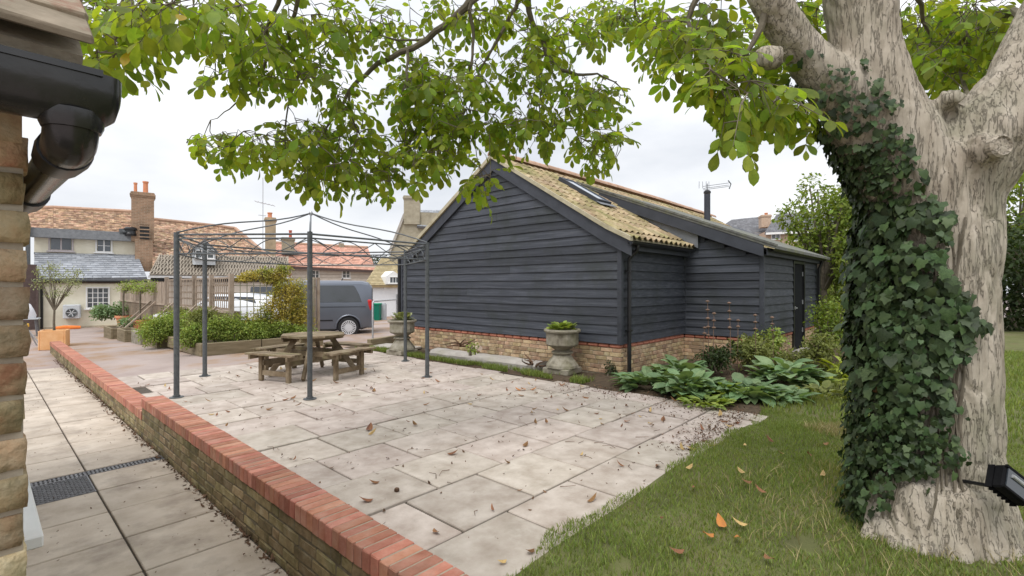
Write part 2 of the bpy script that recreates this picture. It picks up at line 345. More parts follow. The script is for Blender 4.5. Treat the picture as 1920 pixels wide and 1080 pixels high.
# ---------------------------------------------------------------- patio: slabs on a dark bed
def slab_mesh(lx, ly, th=.045, bev=.006):
    return MB().box((0, 0, -th/2), (lx, ly, th)).mesh('slab', slab_m, bevel=bev)
patio = tag(add('patio', MB().b2((1.48, 1.55, -.12), (6.26, 10.4, -.018)).mesh('patio', joint_m)), kind='structure')
ROW0, ROWH = 1.63, .62
for r_ in range(15):
    y0 = ROW0 + r_*ROWH; y1 = min(y0+ROWH, 10.38)
    if y1-y0 < .15: continue
    start = {0: 1.70, 1: 1.34, 2: 1.62, 3: 1.31, 4: 1.62, 5: 1.40}.get(r_, 1.2 + rnd.random()*.5)
    wd = {0: .695, 1: .68, 2: .70, 3: .665, 4: .66}.get(r_, .68)
    xe = 6.26 - (.0 if r_ % 3 else .05)
    x = start if r_ else 1.70-.695
    while x < xe-.05:
        ww = wd if r_ < 5 else rnd.choice([.62, .62, .92, .46])
        a = max(x, 1.5); b = min(x+ww, xe)
        if b-a > .12:
            me = slab_mesh(b-a-.017, y1-y0-.017)
            o = add('slab', me, patio, ((a+b)/2, (y0+y1)/2, rnd.uniform(-.006, .006)), rot=(rnd.uniform(-.004, .004), rnd.uniform(-.004, .004), rnd.uniform(-.003, .003)))
            me.materials.clear(); me.materials.append(slab_m)
        x += ww
# ---------------------------------------------------------------- path slabs at the lower level
path = tag(add('path', MB().b2((-1.6, .2, -.40), (1.30, 14.5, -.268)).mesh('path', joint_m)), kind='structure')
rows = [1.37, 1.955, 2.54, 3.125, 3.71, 4.30, 4.885, 5.46, 5.98]
rows2 = [6.13, 6.75, 7.34, 7.92, 8.52, 9.12, 9.72, 10.3, 10.55, 11.2, 11.85, 12.5, 13.1, 13.7, 14.4]
def pslab(a, b, c, d):
    me = MB().box((0, 0, -.025), (b-a-.014, d-c-.014, .05)).mesh('paving_slab', path_m, bevel=.005)
    add('paving_slab', me, path, ((a+b)/2, (c+d)/2, -.25+rnd.uniform(-.002, .002)), rot=(rnd.uniform(-.003, .003), rnd.uniform(-.003, .003), 0))
for (a, b) in ((-1.11, -.51), (-.51, .09), (.09, .69), (.69, 1.285)):
    for rr in (rows, rows2):
        for c, d in zip(rr[:-1], rr[1:]):
            if a == .09 and abs(c-5.46) < .01: continue
            pslab(a, b, c, d)
# channel drain across the path + textured inspection cover
drain = empty('channel_drain', (.5, 6.05, -.25), label='narrow slotted grey channel drain running across the path to the low wall', category=None) if False else empty('channel_drain', (.5, 6.05, -.25))
tag(drain, 'narrow slotted grey channel drain crossing the slab path', 'drain')
g = MB(); g.b2((-.62, -.062, -.06), (.785, -.052, .0)); g.b2((-.62, .052, -.06), (.785, .062, .0)); add('drain_edge', g.mesh('drain_edge', iron_m), drain)
add('drain_channel', MB().b2((-.62, -.052, -.06), (.785, .052, -.02)).mesh('drain_channel', blk_m), drain)
bar = MB().b2((-.008, -.05, -.012), (.008, .05, -.001)).mesh('drain_bar', iron_m)
for i in range(47): add('drain_bar', bar, drain, (-.60+i*.0298, 0, 0))
add('drain_spine', MB().b2((-.62, -.006, -.010), (.785, .006, .001)).mesh('drain_spine', iron_m), drain)
cov = empty('inspection_cover', (.39, 5.72, -.25)); tag(cov, 'patterned grey metal inspection cover set in the path beside the slotted drain', 'drain cover')
add('cover_plate', MB().b2((-.285, -.25, -.03), (.285, .25, -.006)).mesh('cover_plate', iron_m), cov)
g = MB()
for i in range(22):
    for j in range(19):
        a = R(45) if (i+j) % 2 else R(-45); g.box((-.27+i*.0257, -.235+j*.0262, -.003), (.024, .008, .007), rz=a)
tag(add('tread_pattern', g.mesh('tread_pattern', iron_m), cov), kind='stuff')
g = MB(); 
for s in (-1, 1): g.b2((s*.285, -.258, -.02), (s*.295, .258, 0)); g.b2((-.285, s*.25, -.02), (.285, s*.258, 0))
add('cover_frame', g.mesh('cover_frame', iron_m), cov)
cv2 = tag(add('inspection_cover', MB().box((0, 0, 0), (.36, .30, .012)).mesh('inspection_cover', iron_m, bevel=.004), None, (.3, 11.0, -.246)),
          'small dark rectangular drain cover in the far stretch of the path', 'drain cover')

# ---------------------------------------------------------------- low retaining wall with red brick-on-edge coping
def rough_brick(name, lx, ly, lz, mat, amp=.003, seed=0, bev=.006):
    """unit brick with worn arrises, centred"""
    bm = bmesh.new(); bmesh.ops.create_cube(bm, size=1)
    for v in bm.verts: v.co = Vector((v.co.x*lx, v.co.y*ly, v.co.z*lz))
    bmesh.ops.bevel(bm, geom=bm.edges[:], offset=bev, segments=1, affect='EDGES')
    rr = random.Random(seed)
    for v in bm.verts: v.co += Vector((rr.uniform(-amp, amp), rr.uniform(-amp, amp), rr.uniform(-amp, amp)))
    me = bpy.data.meshes.new(name); bm.to_mesh(me); bm.free(); me.materials.append(mat); return me
def wall_section(label, y0, y1, ztop, zbot, x0=1.292, x1=1.495, lab_c=None):
    root = empty('garden_wall', (1.39, y0, zbot)); tag(root, label, 'wall', 'red coped garden wall in two heights')
    core = MB().b2((x0+.006-1.39, .004, -.1), (x1-1.39, y1-y0-.004, ztop-zbot-.103)).mesh('mortar_core', mortar_d)
    add('mortar_core', core, root)
    cb = MB().b2((x0+.008-1.39, .004, ztop-zbot-.1025), (x1-.004-1.39, y1-y0-.004, ztop-zbot-.004)).mesh('coping_bed', mortar_m); add('coping_bed', cb, root)
    cop = [rough_brick('coping_brick', .215, .0665, .103, cope_m, .0012, s, .004) for s in range(5)]
    n = int((y1-y0)/.0755)
    for i in range(n):
        add('coping_brick', cop[i % 5], root, (1.392, y0+(i+.5)*(y1-y0)/n, ztop-.0515+rnd.uniform(-.0015, .0015)), rot=(0, rnd.uniform(-.006, .006), rnd.uniform(-.008, .008)), world=True)
    bm_ = [rough_brick('brick', .10, .215, .065, yb_m, .003, s, .007) for s in range(5)]
    hm_ = [rough_brick('brick', .10, .1025, .065, yb_m, .003, s+9, .007) for s in range(3)]
    z = ztop-.103-.0095-.0325; k = 0; cnt = 0
    while z > zbot-.02:
        y = y0 + (.0 if k % 2 else -.056)
        while y < y1-.02:
            # Flemish-like mix of stretchers and headers
            head = (k % 2 == 0 and int((y-y0)/.3375) % 2 == 0 and rnd.random() < .5)
            L_ = .1025 if head else .215
            a, b = max(y, y0), min(y+L_, y1)
            if b-a > .05 and cnt < 290:
                if b-a > L_-.003: me = (hm_ if head else bm_)[rnd.randrange(3)]
                else: me = rough_brick('brick', .10, b-a, .065, yb_m, .003, cnt, .007)
                add('brick', me, root, (x0+.05+rnd.uniform(-.003, .003), (a+b)/2, z+rnd.uniform(-.002, .002)), rot=(0, 0, rnd.uniform(-.01, .01)), world=True); cnt += 1
            y += L_+.010
        z -= .075; k += 1
    return root
wall_section('near, taller length of low brick wall with bright red coping between path and patio', .9, 7.06, .20, -.25)
wall_section('far, lower length of low brick wall beyond the step, reaching the orange planter', 7.07, 17.9, .045, -.25)

# ================================================================== NEAR BUILDING (left edge of the picture)
nb = empty('brick_building', (-.8, 2.4, -.25)); tag(nb, 'old soft-red brick building corner cropped by the left edge, under a black gutter', 'building')
def nbadd(n, me, *a, **k): return add(n, me, nb, (0, 0, 0), world=True, *a, **k)
nbadd('wall_core', MB().b2((-3, 1.408, -.4), (.062, 6.5, 1.80)).mesh('wall_core', mortar_m))
z = -.25+.034; k = 0
while z < 1.80:
    hgt = .070
    x = .072 - rnd.uniform(0, .010)
    L_ = .21 if k % 2 else .10
    while x > -.55:
        bm = bmesh.new(); bmesh.ops.create_cube(bm, size=1)
        bmesh.ops.subdivide_edges(bm, edges=bm.edges[:], cuts=3, use_grid_fill=True)
        off = rnd.random()*50
        for v in bm.verts:
            q = v.co*2; q = q * .5
            # soften corners
            rl = max(abs(v.co.x), abs(v.co.y), abs(v.co.z)); q = v.co.lerp(v.co.normalized()*.62*rl/.5, .07)
            v.co = Vector((q.x*L_, q.y*.105, q.z*(hgt-.006)))
            nz = noise.noise_vector(v.co*22+Vector((off, 0, 0))) * .004 + noise.noise_vector(v.co*70+Vector((off, 3, 0))) * .0022
            v.co += nz
        me = bpy.data.meshes.new('brick'); bm.to_mesh(me); bm.free(); me.materials.append(nearb_m)
        me.polygons.foreach_set('use_smooth', [True]*len(me.polygons))
        add('brick', me, nb, (x-L_/2, 1.452+rnd.uniform(-.004, .003), z), world=True)
        x -= L_+.008; L_ = .21
    z += .0765; k += 1
# quoin faces along the path side
qb = [rough_brick('brick', .06, .215, .066, nearb_m, .004, s) for s in range(4)]
z = -.25+.034; k = 0
while z < 1.78:
    y = 1.52 if k % 2 else 1.62
    while y < 2.6:
        if not (z > .75 and z < 1.62 and y+.1 > 1.9): add('brick', qb[rnd.randrange(4)], nb, (.038, y+.1, z), world=True)
        y += .225
    z += .0765; k += 1
sill = MB().b2((.03, 1.91, .765), (.125, 2.95, .80)).mesh('window_sill', white_m, bevel=.004); nbadd('window_sill', sill)
win = nbadd('window', MB().b2((.040, 1.98, .80), (.070, 2.88, 1.60)).mesh('window', white_m, bevel=.003))
for (a, b) in ((2.03, 2.40), (2.45, 2.83)): add('pane', MB().b2((.066, a, .85), (.073, b, 1.55)).mesh('pane', glass_m), win, (0, 0, 0), world=True)
# roof: thick plain tiles rising away from the eave, verge at the right
EY, EZ, VX, PT = 1.235, 1.945, .150, R(41)
def roof_pt(x, s, h): return Vector((x, EY + s*math.cos(PT) - h*math.sin(PT), EZ + s*math.sin(PT) + h*math.cos(PT)))
tl = [rough_brick('roof_tile', .185, .27, .018, neart_m, .0016, s, .005) for s in range(4)]
for cno in range(14):
    for i in range(10):
        x = VX - .0925 - i*.19 - (.095 if cno % 2 else 0)
        c = roof_pt(x, .135+cno*.105, .02+.0)
        add('roof_tile', tl[(i*3+cno) % 4], nb, c, rot=(PT-R(5)+rnd.uniform(-.02, .02), rnd.uniform(-.015, .015), 0), world=True)
ht_ = rough_brick('roof_tile', .09, .27, .018, neart_m, .0016, 8, .005)
for cno in range(1, 14, 2): add('roof_tile', ht_, nb, roof_pt(VX-.046, .135+cno*.105, .02), rot=(PT-R(5), 0, 0), world=True)
g = MB(); g.prism([roof_pt(VX-.012, .02, -.012), roof_pt(VX-.012, 1.6, -.012), roof_pt(VX-.012, 1.6, -.05), roof_pt(VX-.012, .02, -.04)], (-2.4, 0, 0)); nbadd('roof_deck', g.mesh('roof_deck', mortar_m))
g = MB(); g.prism([(.06, 1.40, 1.79), (.06, 1.40, 1.93), (.06, 2.45, 2.80), (.06, 3.6, 1.79)], (-2.6, 0, 0)); nbadd('gable', g.mesh('gable', nearb_m))
# gutter: black, deep, stopped off round the corner; outlet, collars and pipe running back along the wall
gt = empty('gutter', (.1, 1.2, 1.85)); tag(gt, 'big glossy black gutter end and swan-neck pipe hanging at the top left', 'gutter')
def gadd(n, me): return add(n, me, gt, (0, 0, 0), world=True)
def gut_section(x, yc, s=1.0, n=14, rx=.062, top=1.905, dep=.092):
    pts = []
    for k in range(n+1):
        a = math.pi*(k/n); pts.append((x, yc - math.cos(a)*rx*s, top - (math.sin(a)**.75)*dep*s))
    return pts
xs = [-1.4, -.05, .10, .15, .172, .186, .193]; ss = [1, 1, 1, .985, .93, .80, .52]
vs, fs = [], []
for x, s in zip(xs, ss): vs += gut_section(x, 1.262, s)
for i in range(len(xs)-1):
    for k in range(14): fs.append((i*15+k, i*15+k+1, (i+1)*15+k+1, (i+1)*15+k))
fs.append(tuple((len(xs)-1)*15+k for k in range(15)))
mb = MB(); mb.add(vs, fs); mb.b2((-1.4, 1.196, 1.898), (.16, 1.206, 1.910)); gadd('gutter_trough', mb.mesh('gutter_trough', gut_m, smooth=True))
vs, fs = [], []
for i, x in enumerate((-.028, .018)):
    vs += [(x, y if abs(y-1.262) < .01 else 1.262+(y-1.262)*1.05, z-.004 if z < 1.9 else z+.004) for (_, y, z) in gut_section(x, 1.262)]
for k in range(14): fs.append((k, k+1, 15+k+1, 15+k))
gadd('gutter_union', MB().add(vs, fs).mesh('gutter_union', blk_m, smooth=True))
gadd('gutter_outlet', MB().lathe((.122, 1.262, 1.805), [(.050, .03), (.048, .006), (.044, -.004)], 24).mesh('gutter_outlet', gut_m, smooth=True))
pp = [(.122, 1.312-.05*math.cos(a), 1.832-.05*math.sin(a)) for a in [math.pi/2*q/8 for q in range(9)]] + [(.121, 1.40, 1.780), (.116, 1.5, 1.777), (.104, 1.75, 1.765), (.096, 1.95, 1.755), (.085, 2.06, 1.745), (.05, 2.12, 1.735), (.0, 2.15, 1.73)]
gadd('swan_neck_pipe', MB().tube(pp, [.042]*9+[.041, .037, .034, .032, .031, .031, .031], 24).mesh('swan_neck_pipe', gut_m, smooth=True))
gadd('pipe_collar', MB().tube([(.1215, 1.345, 1.782), (.121, 1.38, 1.781), (.119, 1.45, 1.779)], [.045, .047, .044], 20).mesh('pipe_collar', blk_m, smooth=True))
gadd('pipe_collar', MB().tube([(.101, 1.88, 1.757), (.098, 1.93, 1.755), (.095, 2.0, 1.752)], [.037, .038, .037], 20).mesh('pipe_collar', blk_m, smooth=True))

# ================================================================== BARN
BX, BYR, BYL, RY, RZ = 7.317, 4.22, 10.50, 7.20, 4.25
EYR, EYL, EZB = 4.02, 10.38, 2.30
EXX, EXY, EXE = 9.896, 2.72, 14.45          # lean-to: gable plane, side plane, far end
barn = empty('barn', (BX, RY, 0)); tag(barn, 'long black weatherboarded barn on a low brick plinth with mossy pantile roof', 'barn')
def ba(n, me, p=None, **k): return add(n, me, p or barn, (0, 0, 0), world=True, **k)
def slope_z(y):
    if y < RY:
        t = (RY-y)/(RY-EYR); return RZ - (RZ-EZB)*t + (.05*max(0, t-.86)/.14)
    t = (y-RY)/(EYL-RY); return RZ - (RZ-EZB)*t + (.05*max(0, t-.86)/.14)
# body core (solid behind the boards)
core = MB(); core.prism([(BX+.06, BYR+.06, 0), (BX+.06, BYL-.06, 0), (BX+.06, BYL-.06, 2.28), (BX+.06, RY, 4.10), (BX+.06, BYR+.06, 2.28)], (16.0, 0, 0))
ba('wall_core', core.mesh('wall_core', trim_m))
core2 = MB(); core2.prism([(EXX+.06, EXY+.06, 0), (EXX+.06, 6.2, 0), (EXX+.06, 6.2, 3.5), (EXX+.06, EXY+.06, 2.12)], (EXE-EXX-.12, 0, 0)); ba('lean_to_core', core2.mesh('lean_to_core', trim_m))
# plinth: bricks on the two faces nearest the picture are single pieces
PZ = .455
pc = MB(); pc.b2((BX+.012, BYR+.012, -.1), (BX+.11, BYL, PZ-.002)); pc.b2((BX+.11, BYR+.012, -.1), (EXX+.1, BYR+.11, PZ-.002))
pc.b2((EXX+.012, EXY+.012, -.1), (EXX+.11, BYR+.012, PZ-.002)); pc.b2((EXX+.11, EXY+.012, -.1), (12.08, EXY+.11, PZ-.002)); pc.b2((13.1, EXY+.012, -.1), (EXE, EXY+.11, PZ-.002))
ba('plinth_core', pc.mesh('plinth_core', mortar_m))
pb = [rough_brick('plinth_brick', .1, .215, .065, barnb_m, .0035, s) for s in range(5)]; ph = [rough_brick('plinth_brick', .1, .1025, .065, barnb_m, .0035, s+20) for s in range(3)]
def brick_face(ax, fixed, a0, a1, zt, courses, single=True, mbout=None):
    """ax 'y': face of normal -X running along Y; 'x': face of normal -Y running along X"""
    for k in range(courses):
        z = zt-.0375-k*.075; t = a0 + (.0 if k % 2 else -.056); j = 0
        while t < a1-.02:
            head = rnd.random() < .28; L_ = .1025 if head else .215
            a, b = max(t, a0), min(t+L_, a1)
            if b-a > .045:
                me = (ph if head else pb)[rnd.randrange(3)]
                sc_ = (b-a)/L_; c = (a+b)/2; dv = rnd.uniform(-.003, .003)
                if single:
                    o = add('plinth_brick', me, barn, (fixed+.05+dv, c, z) if ax == 'y' else (c, fixed+.05+dv, z), rot=(0, 0, 0 if ax == 'y' else R(90)), world=True)
                    o.scale = (1, sc_, 1)
                else:
                    mbout.box((fixed+.05+dv, c, z) if ax == 'y' else (c, fixed+.05+dv, z), (.1, b-a, .065) if ax == 'y' else (b-a, .1, .065))
            t += L_+.010
brick_face('y', BX, BYR, BYL, PZ, 6); brick_face('x', BYR, BX+.11, EXX-.002, PZ, 6)
far_b = MB(); brick_face('y', EXX, EXY, BYR-.0, PZ, 6, False, far_b); brick_face('x', EXY, EXX+.11, 12.08, PZ, 6, False, far_b); brick_face('x', EXY, 13.12, EXE, PZ, 6, False, far_b)
tag(ba('plinth_bricks', far_b.mesh('plinth_bricks', barnb_m, bevel=.005)), kind='stuff')
pr = rough_brick('plinth_capping', .13, .215, .066, plinth_m, .001, 3, .022)
def capping(ax, fixed, a0, a1):
    n = max(1, round((a1-a0)/.2225))
    for i in range(n):
        c = a0+(i+.5)*(a1-a0)/n
        o = add('plinth_capping', pr, barn, (fixed+.052, c, PZ+.033) if ax == 'y' else (c, fixed+.052, PZ+.033), rot=(0, 0, 0 if ax == 'y' else R(90)), world=True)
        o.scale = (1, (a1-a0)/n/.2225*1.01, 1)
capping('y', BX, BYR, BYL); capping('x', BYR, BX+.12, EXX-.01); capping('y', EXX, EXY, BYR); capping('x', EXY, EXX+.12, 12.08); capping('x', EXY, 13.12, EXE)
# weatherboards
BP = .1565
def board(axis, fixed, a0, a1, z, top=None, sgn=-1):
    """lapped board; top(a)->max z there (for gables). bottom edge proud 24 mm, top 5 mm"""
    n = max(2, int((a1-a0)/.55)); vs, fs = [], []; h = BP+.022; ph_ = rnd.random()*9
    for i in range(n+1):
        a = a0+(a1-a0)*i/n; wv = .0028*math.sin(a*2.1+ph_) + .0015*math.sin(a*7+ph_)
        zt = z+h
        for (off, zz) in ((-.006, zt), (-.031+wv*.6, z+wv), (-.004, z+wv), (.006, zt)):
            vs.append((fixed+off, a, zz) if axis == 'y' else (a, fixed+off, zz))
    for i in range(n):
        for k in range(4): fs.append((i*4+k, i*4+(k+1) % 4, (i+1)*4+(k+1) % 4, (i+1)*4+k))
    fs.append((3, 2, 1, 0)); fs.append(tuple(n*4+k for k in range(4)))
    return MB().add(vs, fs).mesh('weatherboard', board_m)
def put_board(*a): ba('weatherboard', board(*a))
Z0 = PZ+.066+.012
k = 0; z = Z0
def inv_slope(z, side):
    zz = z+.02
    if zz < 2.2: return BYR+.05 if side < 0 else BYL-.05
    t = (RZ-.16-zz)/(RZ-EZB); t = max(0, t)
    return RY - t*(RY-EYR) if side < 0 else RY + t*(EYL-RY)
while z < 4.0:
    a0 = inv_slope(z, -1); a1 = inv_slope(z, 1)
    if a1-a0 < .15: break
    a0 = max(a0, BYR+.05); a1 = min(a1, BYL-.04)
    if k in (2, 5, 8, 10, 13, 15): 
        c = a0+(a1-a0)*rnd.uniform(.3, .7); put_board('y', BX, a0, c-.0015, z); put_board('y', BX, c+.0015, a1, z)
    else: put_board('y', BX, a0, a1, z)
    z += BP; k += 1
z = Z0
while z < 2.12: put_board('x', BYR, BX+.05, EXX-.02, z); z += BP
z = Z0
while z < 3.1:
    lim = BYR-.03 if z < 2.15 else BYR-.03
    a0 = EXY+.05
    if z > 2.02: a0 = max(a0, 2.72 + (z-1.98)/.404)
    a1 = BYR-.03 if z < 2.2 else min(5.6, 4.1+(z-2.2)/.6+.0)
    if a1-a0 > .12: put_board('y', EXX, a0, a1, z)
    z += BP
z = Z0
while z < 2.05:
    if z < .6: put_board('x', EXY, EXX+.05, 12.06, z); put_board('x', EXY, 13.14, EXE-.05, z)
    else: put_board('x', EXY, EXX+.05, 12.06, z); put_board('x', EXY, 13.14, EXE-.05, z)
    z += BP
cbm = MB(); cbm.b2((BX-.032, BYR-.032, Z0-.01), (BX+.05, BYR+.05, 2.22)); ba('corner_board', cbm.mesh('corner_board', trim_m, bevel=.004))
cbm = MB(); cbm.b2((BX-.032, BYL-.04, Z0-.01), (BX+.05, BYL+.03, 2.3)); ba('corner_board', cbm.mesh('corner_board', trim_m, bevel=.004))
cbm = MB(); cbm.b2((EXX-.032, EXY-.032, Z0-.01), (EXX+.05, EXY+.05, 2.14)); ba('corner_board', cbm.mesh('corner_board', trim_m, bevel=.004))
cbm = MB(); cbm.b2((EXX-.03, BYR-.045, Z0-.01), (EXX-.001, BYR-.001, 2.2)); ba('corner_board', cbm.mesh('corner_board', trim_m, bevel=.003))
cbm = MB(); cbm.b2((EXE-.05, EXY-.032, Z0-.01), (EXE+.03, EXY+.05, 2.1)); ba('corner_board', cbm.mesh('corner_board', trim_m, bevel=.004))
# bargeboards
for s in (-1, 1):
    pts = []; n = 12; ye = EYR-.03 if s < 0 else EYL+.03
    up = [(BX-.075, RY+(ye-RY)*i/n, slope_z(RY+(ye-RY)*i/n)-.085) for i in range(n+1)]
    dn = [(BX-.075, y, z-.235) for (_, y, z) in up]
    vs = up+dn+[(x+.04, y, z) for x, y, z in up]+[(x+.04, y, z) for x, y, z in dn]; m = n+1; fs = []
    for i in range(n):
        fs += [(i, i+1, m+i+1, m+i), (2*m+i, 3*m+i, 3*m+i+1, 2*m+i+1), (i, 2*m+i, 2*m+i+1, i+1), (m+i, m+i+1, 3*m+i+1, 3*m+i)]
    fs += [(0, m, 3*m, 2*m), (n, 2*m+n, 3*m+n, m+n)]
    me = MB().add(vs, fs).mesh('bargeboard', trim_m); bm = bmesh.new(); bm.from_mesh(me); bmesh.ops.recalc_face_normals(bm, faces=bm.faces); bm.to_mesh(me); bm.free()
    ba('bargeboard', me)
# roof deck with pale mortar verge
deck = []; n = 14
def roof_strip(ya, yb, x0, x1, h0, h1, name, mat):
    vs, fs = [], []
    for i in range(n+1):
        y = ya+(yb-ya)*i/n; z = slope_z(y)
        for (x, h) in ((x0, h1), (x0, h0), (x1, h0), (x1, h1)): vs.append((x, y, z+h))
    for i in range(n):
        for k in range(4): fs.append((i*4+k, i*4+(k+1) % 4, (i+1)*4+(k+1) % 4, (i+1)*4+k))
    fs += [(3, 2, 1, 0), tuple(n*4+k for k in range(4))]
    me = MB().add(vs, fs).mesh(name, mat); bm = bmesh.new(); bm.from_mesh(me); bmesh.ops.recalc_face_normals(bm, faces=bm.faces); bm.to_mesh(me); bm.free()
    return ba(name, me)
verge_m = M_('verge_mortar', [(.34, .30, .20), (.50, .45, .33)], scale=6, rough=.95, bump=.4, rand=0)
roof_strip(RY, EYR, BX-.09, 19.3, -.075, -.045, 'roof_deck', verge_m)
roof_strip(RY, EYL, BX-.09, 19.3, -.075, -.02, 'roof_deck', ttile_m)
roof_strip(RY, EYR-.04, BX-.115, BX-.02, -.072, .005, 'verge_strip', verge_m)
roof_strip(RY, EYL+.04, BX-.115, BX-.02, -.072, .02, 'verge_strip', verge_m)
g = MB(); g.add([(19.3, RY, RZ-.03), (22.4, EYR, EZB-.03), (19.3, EYR, EZB-.03), (22.4, EYL, EZB-.03), (19.3, EYL, EZB-.03)], [(0, 2, 1), (0, 1, 3), (0, 3, 4)]); ba('hip_end', g.mesh('hip_end', ttile_m))
# pantiles: S profile
def pantile(wd=.232, ln=.335, th=.013, segs=8):
    vs, fs = [], []
    for j, (yy) in enumerate((0, ln)):
        for i in range(segs+1):
            u = i/segs; x = u*wd
            z = .028*math.sin(2*math.pi*(u-.04)) if u < .54 else .028*math.sin(2*math.pi*(u-.04))*1.0
            vs.append((x, yy, z)); vs.append((x, yy, z-th))
    m = (segs+1)*2
    for i in range(segs):
        a, b = i*2, i*2+2
        fs += [(a, b, m+b, m+a), (a+1, m+a+1, m+b+1, b+1), (a, a+1, b+1, b), (m+a, m+b, m+b+1, m+a+1)]
    fs += [(0, m, m+1, 1), (segs*2, segs*2+1, m+segs*2+1, m+segs*2)]
    return vs, fs
pv, pf = pantile()
tm = MB().add(pv, pf).mesh('pantile', tile_m, smooth=True)
SL = math.hypot(RY-EYR, RZ-EZB); GA = .288; NCO = 13
sl_ang = math.atan2(RZ-EZB, RY-EYR)
def ext_z(y): return 2.33 + .404*(y-2.62)
sky_p0 = (BX, RY, RZ); sky_n = (0, -math.sin(sl_ang), math.cos(sl_ang))
SKA = plane_hit(1057, 344, sky_p0, sky_n); SKB = plane_hit(1143, 388, sky_p0, sky_n)
skx0, skx1 = SKA.x-.02, max(SKB.x, SKA.x+.6)
cnt = 0; stuffP = []; stuffM = []
cols = int((19.3-(BX-.09))/.2045)
for cidx in range(cols):
    x = BX-.085+cidx*.2045
    for k in range(NCO):
        s = .0 + k*GA                      # distance up the slope from the eave
        y = EYR-.05 + s*math.cos(sl_ang); zc = slope_z(max(y, EYR)); yt = y
        if y > RY-.08: continue
        if x > EXX-.12 and zc < ext_z(y)-.06 and x < EXE+.1: continue
        kick = R(9) if k == 0 else 0
        tilt = sl_ang - R(2.6) - kick
        loc = Vector((x + rnd.uniform(-.004, .004), y, (slope_z(y) if y > EYR else EZB+.02) + .008 + rnd.uniform(-.002, .006)))
        e = (tilt+rnd.uniform(-.012, .012), rnd.uniform(-.03, .03), rnd.uniform(-.014, .014))
        if cnt < 300: add('pantile', tm, barn, loc, rot=e, world=True); cnt += 1
        else: stuffP.append(loc); stuffM.append(e)
rm = rotmats(np.array(stuffM)); fq = [f for f in pf]
me = scatter('pantiles', pv, fq, np.array(stuffP), rm, np.ones(len(stuffP)), tile_m, True); tag(ba('pantiles', me), kind='stuff')
rt_ = MB(); vs = []; fs = []
for j in range(2):
    for i in range(9):
        a = math.pi*(i/8); 
        for rr in (.115, .095): vs.append((j*.44, -math.cos(a)*rr, math.sin(a)*rr*.95))
m = 18
for i in range(8):
    a = i*2; fs += [(a, m+a, m+a+2, a+2), (a+1, a+3, m+a+3, m+a+1), (a, a+2, a+3, a+1), (m+a, m+a+1, m+a+3, m+a+2)]
rtm = MB().add(vs, fs).mesh('ridge_tile', ridge_m, smooth=True)
i = 0; x = BX-.1
while x < 19.4: add('ridge_tile', rtm, barn, (x, RY, RZ-.005+.05*math.sin((x-7)/12*3.1)+rnd.uniform(-.004, .004)), rot=(0, rnd.uniform(-.01, .01), 0), world=True); x += .445
# skylight
skl = empty('skylight', (0, 0, 0)); skl.parent = barn; skl.location = -absloc(barn) + (SKA)
d = SKB-SKA; print('skylight', SKA, SKB)
updir = Vector((0, math.cos(sl_ang), math.sin(sl_ang))); nrm = Vector(sky_n)
wsk, lsk = .50, 1.18
o0 = Vector((SKB.x-.0, SKB.y, SKB.z))
def skp(a, b, h): return o0 + Vector((-a, 0, 0)) + updir*b + nrm*h - SKA
fr = MB()
for (a0, a1, b0, b1) in ((0, .06, 0, lsk), (wsk-.06, wsk, 0, lsk), (.06, wsk-.06, 0, .07), (.06, wsk-.06, lsk-.07, lsk)):
    fr.prism([skp(a0, b0, .02), skp(a1, b0, .02), skp(a1, b1, .02), skp(a0, b1, .02)], nrm*.085)
add('skylight_frame', fr.mesh('skylight_frame', trim_m), skl); add('skylight_glass', MB().prism([skp(.06, .07, .06), skp(wsk-.06, .07, .06), skp(wsk-.06, lsk-.07, .06), skp(.06, lsk-.07, .06)], nrm*.03).mesh('skylight_glass', M_('sky_glass', [(.25, .3, .36), (.3, .34, .4)], scale=1, rough=.04, bump=0, rand=0, spec=1.0)), skl)
add('skylight_flashing', MB().prism([skp(-.06, -.14, .052), skp(wsk+.06, -.14, .052), skp(wsk+.06, -.001, .052), skp(-.06, -.001, .052)], nrm*.012).mesh('skylight_flashing', lead_m), skl)
# lean-to roof, verge board, flashing triangle
def exs(y, h, x): return (x, y, ext_z(y)+h)
g = MB(); g.prism([exs(2.44, -.075, 9.72), exs(7.0, -.075, 9.72), exs(7.0, -.01, 9.72), exs(2.44, -.01, 9.72)], (4.95, 0, 0)); ba('lean_to_roof', g.mesh('lean_to_roof', felt_m, bevel=.006))
g = MB(); g.prism([exs(2.62, -.02, 9.705), exs(6.8, -.02, 9.705), exs(6.8, .02, 9.705), exs(2.44, .02, 9.705), exs(2.44, -.02, 9.705)], (.10, 0, 0)); ba('lean_to_verge', g.mesh('lean_to_verge', felt_m))
g = MB(); g.prism([(9.73, 2.66, ext_z(2.66)-.076), (9.73, 6.6, ext_z(6.6)-.076), (9.73, 6.6, ext_z(6.6)-.30), (9.73, 2.92, ext_z(2.92)-.30), (9.73, 2.66, ext_z(2.66)-.29)], (.035, 0, 0)); ba('verge_board', g.mesh('verge_board', trim_m, bevel=.003))
g = MB(); g.prism([(9.80, 3.9, 2.28), (9.80, 6.3, slope_z(6.3)), (9.80, 6.3, ext_z(6.3)-.08), (9.80, 3.9, ext_z(3.9)-.08)], (.03, 0, 0)); ba('flashing', g.mesh('flashing', lead_m))
